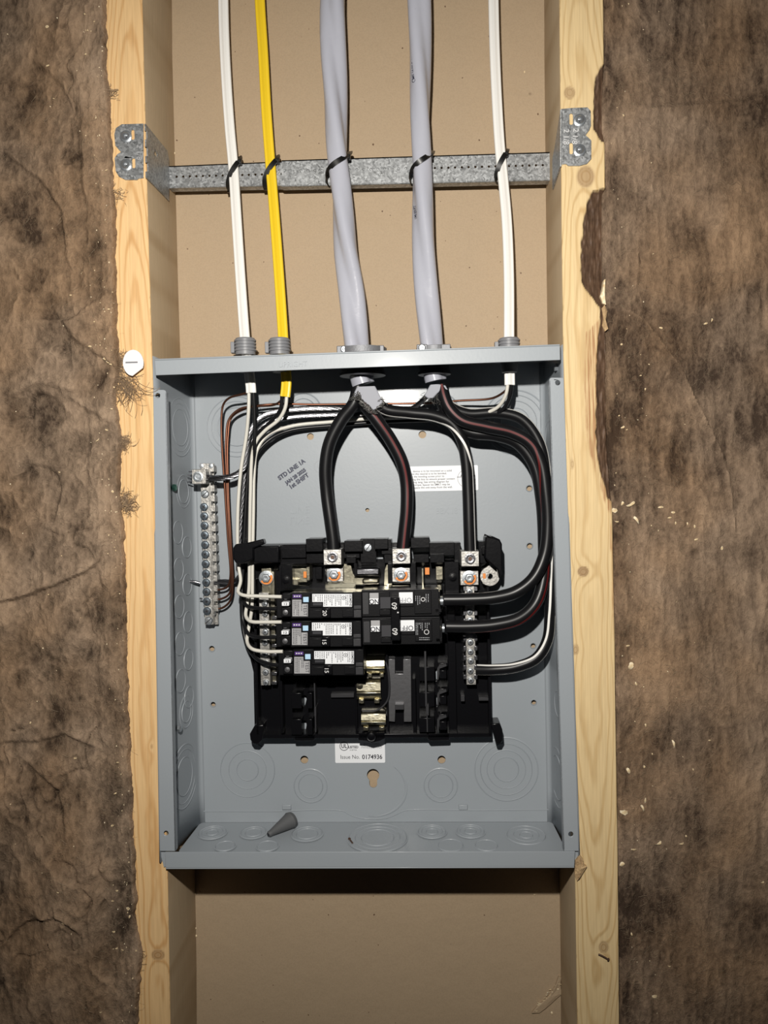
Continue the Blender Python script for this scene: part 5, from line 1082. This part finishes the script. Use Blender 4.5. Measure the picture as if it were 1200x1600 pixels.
q = rope([b(*p) for p in ((676, 606, 36), (662, 624, 28), (640, 640, 20), (600, 646, 16), (520, 648, 14), (450, 653, 17), (414, 664, 21), (394, 690, 22), (384, 730, 22), (378, 790, 22), (374, 850, 22), (377, 893, 20), (368, 907, 15), (345, 909, 12), (322, 910, 11))], 2.5, pitch=.04); build(q, 'ground_strand', 'strand', C2, smooth=True)
# --- three flat cables
def flatcable(label, wp, end, m_, name='flat_cable', mt=None):
    t = thing(name, label, 'cable', wp[len(wp)//2]); q = MB(); q.sweep(wp+end, flat_sec(4.9, 2.7), step=.005); build(q, 'jacket', m_, t, smooth=True); return t
HC = -41
WL = flatcable('flat white cable, leftmost of the five, beside the yellow one', [w(347, -330, -58), w(348, -100, -58), w(349, 0, -58), w(350.5, 60, -58), w(354, 130, -58.5), w(359, 200, -59), w(364.5, 260, -59), w(369, 330, -57), w(375.5, 430, -52), w(382, 520, -44), w(384.5, 548, HC)], [b(389, 580, 45), b(392, 605, 46), b(392.5, 614, 46)], 'jacket_white')
YL = flatcable('flat yellow cable, second from the left', [w(400, -330, -58), w(403, -100, -58), w(406, 0, -58), w(411, 80, -58), w(416, 170, -59), w(422, 250, -59), w(428.5, 330, -57), w(436, 430, -52), w(442, 520, -44), w(443.5, 548, HC)], [b(446.5, 580, 45), b(447.5, 600, 46), b(445.5, 620, 46)], 'jacket_yellow')
WR = flatcable('flat white cable, rightmost of the five', [w(769, -330, -58), w(770, -100, -58), w(771, 0, -58), w(773, 80, -58), w(776, 150, -58.5), w(781, 230, -59), w(787, 290, -59), w(792, 350, -56), w(795, 430, -52), w(795.5, 545, HC)], [b(796, 575, 45), b(796.5, 602, 46)], 'jacket_white')
def term(du, dv): return du, dv
cond(WL, 'conductor', [(389, 610, 46), (388.5, 640, 44), (385, 680, 38), (377, 730, 34), (372.5, 780, 32), (371, 840, 30), (373, 885, 30), (376, 908, 34), (372, 925, 40), (380, 930, 44), (405, 931.5, 45), (440, 932.5, 47)], 1.75, 'wire_white', 'white conductor')
cond(WL, 'conductor', [(396, 610, 46), (397.5, 640, 43), (398, 690, 38), (394, 730, 32), (389, 790, 28), (384, 850, 24), (380, 890, 22), (378, 925, 24), (384, 945, 32), (400, 950, 38), (424, 951, 42), (442, 951, 44)], 1.8, 'wire_black', 'black conductor')
cond(YL, 'conductor', [(448, 616, 46), (446, 636, 45), (436, 655, 42), (414, 673, 39), (400, 690, 37), (394, 712, 35), (391.5, 770, 32), (390, 850, 28), (389, 920, 27), (386, 945, 28), (384, 962, 34), (392, 971, 42), (415, 972, 45), (440, 972, 47)], 1.75, 'wire_white', 'white conductor')
cond(YL, 'conductor', [(441, 616, 46), (438, 640, 42), (422, 660, 36), (404, 676, 31), (393, 700, 27), (386, 760, 24), (381, 850, 22), (378, 920, 22), (380, 970, 24), (388, 990, 32), (404, 995.5, 40), (442, 995, 45)], 1.8, 'wire_black', 'black conductor')
cond(WR, 'conductor', [(793.5, 600, 46), (791, 615, 44), (782, 632, 38), (768, 642, 32), (740, 648, 26), (690, 650, 20), (610, 652, 15), (520, 659, 15), (455, 666, 18), (418, 680, 24), (401, 705, 26), (397, 740, 27), (396, 800, 26), (394.5, 880, 25), (393.5, 950, 25), (388, 985, 26), (386, 1002, 32), (394, 1014, 42), (414, 1018, 45), (442, 1018, 47)], 1.75, 'wire_white', 'white conductor')
cond(WR, 'conductor', [(799, 600, 46), (797, 618, 42), (787, 638, 35), (770, 648, 28), (730, 654, 22), (680, 656, 15), (600, 659, 12), (520, 665, 12), (452, 673, 15), (420, 688, 20), (398, 715, 22), (388, 790, 20), (380, 870, 19), (377, 930, 19), (380, 985, 20), (388, 1012, 24), (402, 1030, 32), (424, 1038, 40), (444, 1040, 44)], 1.9, 'wire_black', 'black conductor')
def gw(par, pts): cond(par, 'ground_wire', pts, 1.1, 'copper')
gw(WL, [(391, 612, 42), (378, 616, 38), (358, 622, 32), (349, 632, 28), (346, 655, 26), (347, 700, 24), (351, 760, 22), (356, 840, 20), (360, 900, 18), (356, 916, 15), (345, 921, 13), (326, 921, 11)])
gw(YL, [(445, 620, 40), (430, 632, 30), (400, 635, 26), (375, 639, 24), (358, 655, 22), (353, 690, 21), (354.5, 760, 20), (359, 850, 20), (362, 905, 17), (358, 928, 14), (345, 936, 12), (326, 937, 11)])
gw(WR, [(797, 603, 42), (788, 612, 38), (770, 622, 30), (720, 626, 22), (660, 630, 16), (580, 631, 14), (500, 632, 14), (420, 632, 18), (385, 638, 20), (362, 652, 20), (356.5, 680, 20), (356.5, 760, 20), (361, 850, 20), (364, 910, 17), (360, 938, 14), (347, 950, 12), (326, 951, 11)])
# ================================================================== connectors
def push(u, v, lab, zc=-41):
    t = thing('cable_connector', lab, 'connector', w(u, 551, zc)); q = MB(); x, y = W.xy(u, 550, zc)
    ax = V((0, 0, 1)); c = W.pt(x, y, zc)
    prof = [(9.4, -3)]
    for k in range(4): prof += [(9.4, k*3.0+.2), (10.3, k*3.0+.5), (10.3, k*3.0+2.0), (9.4, k*3.0+2.4)]
    prof += [(8.8, 12.6), (6.8, 12.8), (6.4, 11)]
    q.lathe(c, ax, prof, 28, up=V((0, 1, 0))); build(q, 'body', 'grey_plastic', t, smooth=35)
    q = MB(); q.box(W, x-13.5, x-9.8, y-1, y+9.5, zc-3, zc+3); build(q, 'clip', 'grey_plastic', t, bevel=.5)
    q = MB(); q.lathe(W.pt(x, y-7, zc), -ax, [(8.4, 0), (8.0, 9), (7, 12), (.1, 12.2)], 20, up=V((0, 1, 0))); build(q, 'snap_collar', 'grey_plastic', t, smooth=35)
    return t
push(383.5, 545, 'grey ribbed plastic connector where the leftmost white cable enters the box')
push(437, 545, 'grey ribbed plastic connector where the yellow cable enters the box')
push(795.5, 538, 'grey ribbed plastic connector where the rightmost white cable enters the box')
def clamp(u, v, wd, lab, scx):
    zc = -41; t = thing('cable_clamp', lab, 'connector', w(u, v+6, zc)); x, y = W.xy(u, v, zc); s = 1/W.scale(zc)
    q = MB(); q.lathe(W.pt(x, y-7, zc), V((0, 0, 1)), [(wd*.92*s, 0), (wd*.92*s, 3), (wd*s, 3.4), (wd*s, 9.2), (wd*.86*s, 9.8), (10.5, 9.8), (10.5, 4)], 26, up=V((0, 1, 0))); build(q, 'clamp_body', 'dark_cast', t, smooth=30)
    q = MB(); q.box(W, x-wd*s*.98, x-wd*s*.38, y-4, y+3.2, zc+3, zc+15); q.box(W, x+wd*s*.1, x+wd*s*.92, y-4, y+2.8, zc+4, zc+14.5); build(q, 'clamp_ear', 'dark_cast', t, bevel=.7)
    q = MB(); q.lathe(W.pt(x-wd*s*.68, y-.2, zc+15), W.N, [(3.6, 0), (3.4, 1.2), (2.4, 2.0), (.1, 2.1)], 16); q.box(W, x-wd*s*.68-2.2, x-wd*s*.68+2.2, y-.6, y+.2, zc+16.6, zc+17.3, 1); build(q, 'clamp_screw', ['zinc', 'dark_slot'], t, smooth=35)
    q = MB(); q.lathe(W.pt(x, y-10, zc), V((0, 0, -1)), [(wd*.88*s, 0), (wd*.88*s, 10), (wd*.94*s, 10.5), (wd*.94*s, 13), (wd*.8*s, 13.5), (10, 13.5), (10, 8)], 32, up=V((0, 1, 0))); build(q, 'lock_nut', 'nut_shaded', t, smooth=30)
clamp(566, 549, 38, 'cast metal clamp connector around the left thick grey cable', 0)
clamp(678, 547, 27, 'cast metal clamp connector around the right thick grey cable', 0)
# ================================================================== cable ties around cable and bar
def tie(lab, pts, head, r_=2.3):
    t = thing('cable_tie', lab, 'cable tie', w(*pts[2])); P = [w(*p) for p in pts]
    q = MB(); q.sweep(P, lambda t_, i, d: [(-r_*.001, -.0006), (r_*.001, -.0006), (r_*.001, .0006), (-r_*.001, .0006)], closed=True, ref=W.N); build(q, 'strap', 'tie_black', t, smooth=40)
    q = MB(); u, v, z = head; q.pbox(W, u-3.6, v-4, u+3.6, v+3.5, z-2, z+3.2, taper=.4); build(q, 'ratchet_head', 'tie_black', t, bevel=.6)
tie('black cable tie round the leftmost white cable and the steel bar', [(358, 297, -66), (356.5, 286, -60), (360, 272, -56.5), (366, 261, -55.8), (372, 253, -57.5), (375, 247, -64), (373, 248, -76), (360, 297, -77)], (373.5, 252, -60))
tie('black cable tie round the yellow cable and the steel bar', [(415, 294, -66), (413.5, 283, -60), (418, 268, -56.5), (424.5, 258, -55.8), (431, 250.5, -57.5), (434, 245, -64), (432, 246, -76), (418, 294, -77)], (432.5, 250, -60))
tie('black cable tie round the left thick grey cable and the steel bar', [(512, 290, -66), (510.5, 279, -55), (515, 263, -43), (524, 254, -39.2), (534, 248, -40), (542, 243, -46), (546.5, 239, -56), (545, 240, -72), (516, 290, -77)], (544, 244, -50))
tie('black cable tie round the right thick grey cable and the steel bar', [(643, 287, -66), (641.5, 277, -55), (646, 262, -44), (654, 253, -39.8), (663, 247, -40), (671, 242, -46), (675.5, 238, -56), (674, 239, -72), (648, 287, -77)], (673.5, 243, -50))
tie('black cable tie round the rightmost white cable and the steel bar', [(778, 285, -66), (775.5, 276, -60), (778.5, 262, -56.5), (784, 250, -55.6), (790, 240, -57.5), (792.5, 234, -64), (791, 236, -76), (780, 284, -77)], (791.5, 240, -60))
# ================================================================== loose things on the box floor
t = thing('rubber_cone', 'dark grey rubber cone lying on the floor of the grey box', 'cone', hit(438, 1288, q0, nF))
a_ = hit(421, 1303, q0+nF*.004, nF); c_ = hit(452, 1283, q0+nF*.0075, nF)
q = MB(); q.lathe(a_, (c_-a_), [(2.0, -1.5), (2.8, -.5), (3.0, 2), (7.6, (c_-a_).length*1000-1), (8.4, (c_-a_).length*1000+1), (7.2, (c_-a_).length*1000+4.5), (.1, (c_-a_).length*1000+5)], 26); build(q, 'cone_body', 'rubber_grey', t, smooth=40)
q = MB(); q.lathe(a_, (a_-c_), [(1.7, .8), (1.7, 1.7), (.1, 1.7)], 14); build(q, 'tip_opening', 'dark_slot', t)
t = thing('loose_screw', 'tiny dark screw lying on the floor of the grey box near its middle', 'screw', hit(548, 1314, q0, nF))
q = MB(); q.tube([hit(546, 1311, q0+nF*.0012, nF), hit(551, 1317.5, q0+nF*.0012, nF)], .8, 8); build(q, 'shank', 'rust', t, smooth=True)
q = MB(); q.lathe(hit(546, 1311, q0+nF*.0014, nF), hit(546, 1311, q0, nF)-hit(551, 1317.5, q0, nF), [(1.5, 0), (1.3, .8), (.1, .9)], 10); build(q, 'head', 'rust', t, smooth=True)
# lettering becomes plain mesh
dg = bpy.context.evaluated_depsgraph_get()
for o in TEXTS:
    me = bpy.data.meshes.new_from_object(o.evaluated_get(dg)); me.name = 'lettering'
    if not len(me.materials): me.materials.append(o.data.materials[0])
    n = bpy.data.objects.new('letters', me); COL.objects.link(n); n.parent = o.parent; n.matrix_local = o.matrix_local.copy()
    old = o.name; bpy.data.objects.remove(o); n.name = 'lettering'
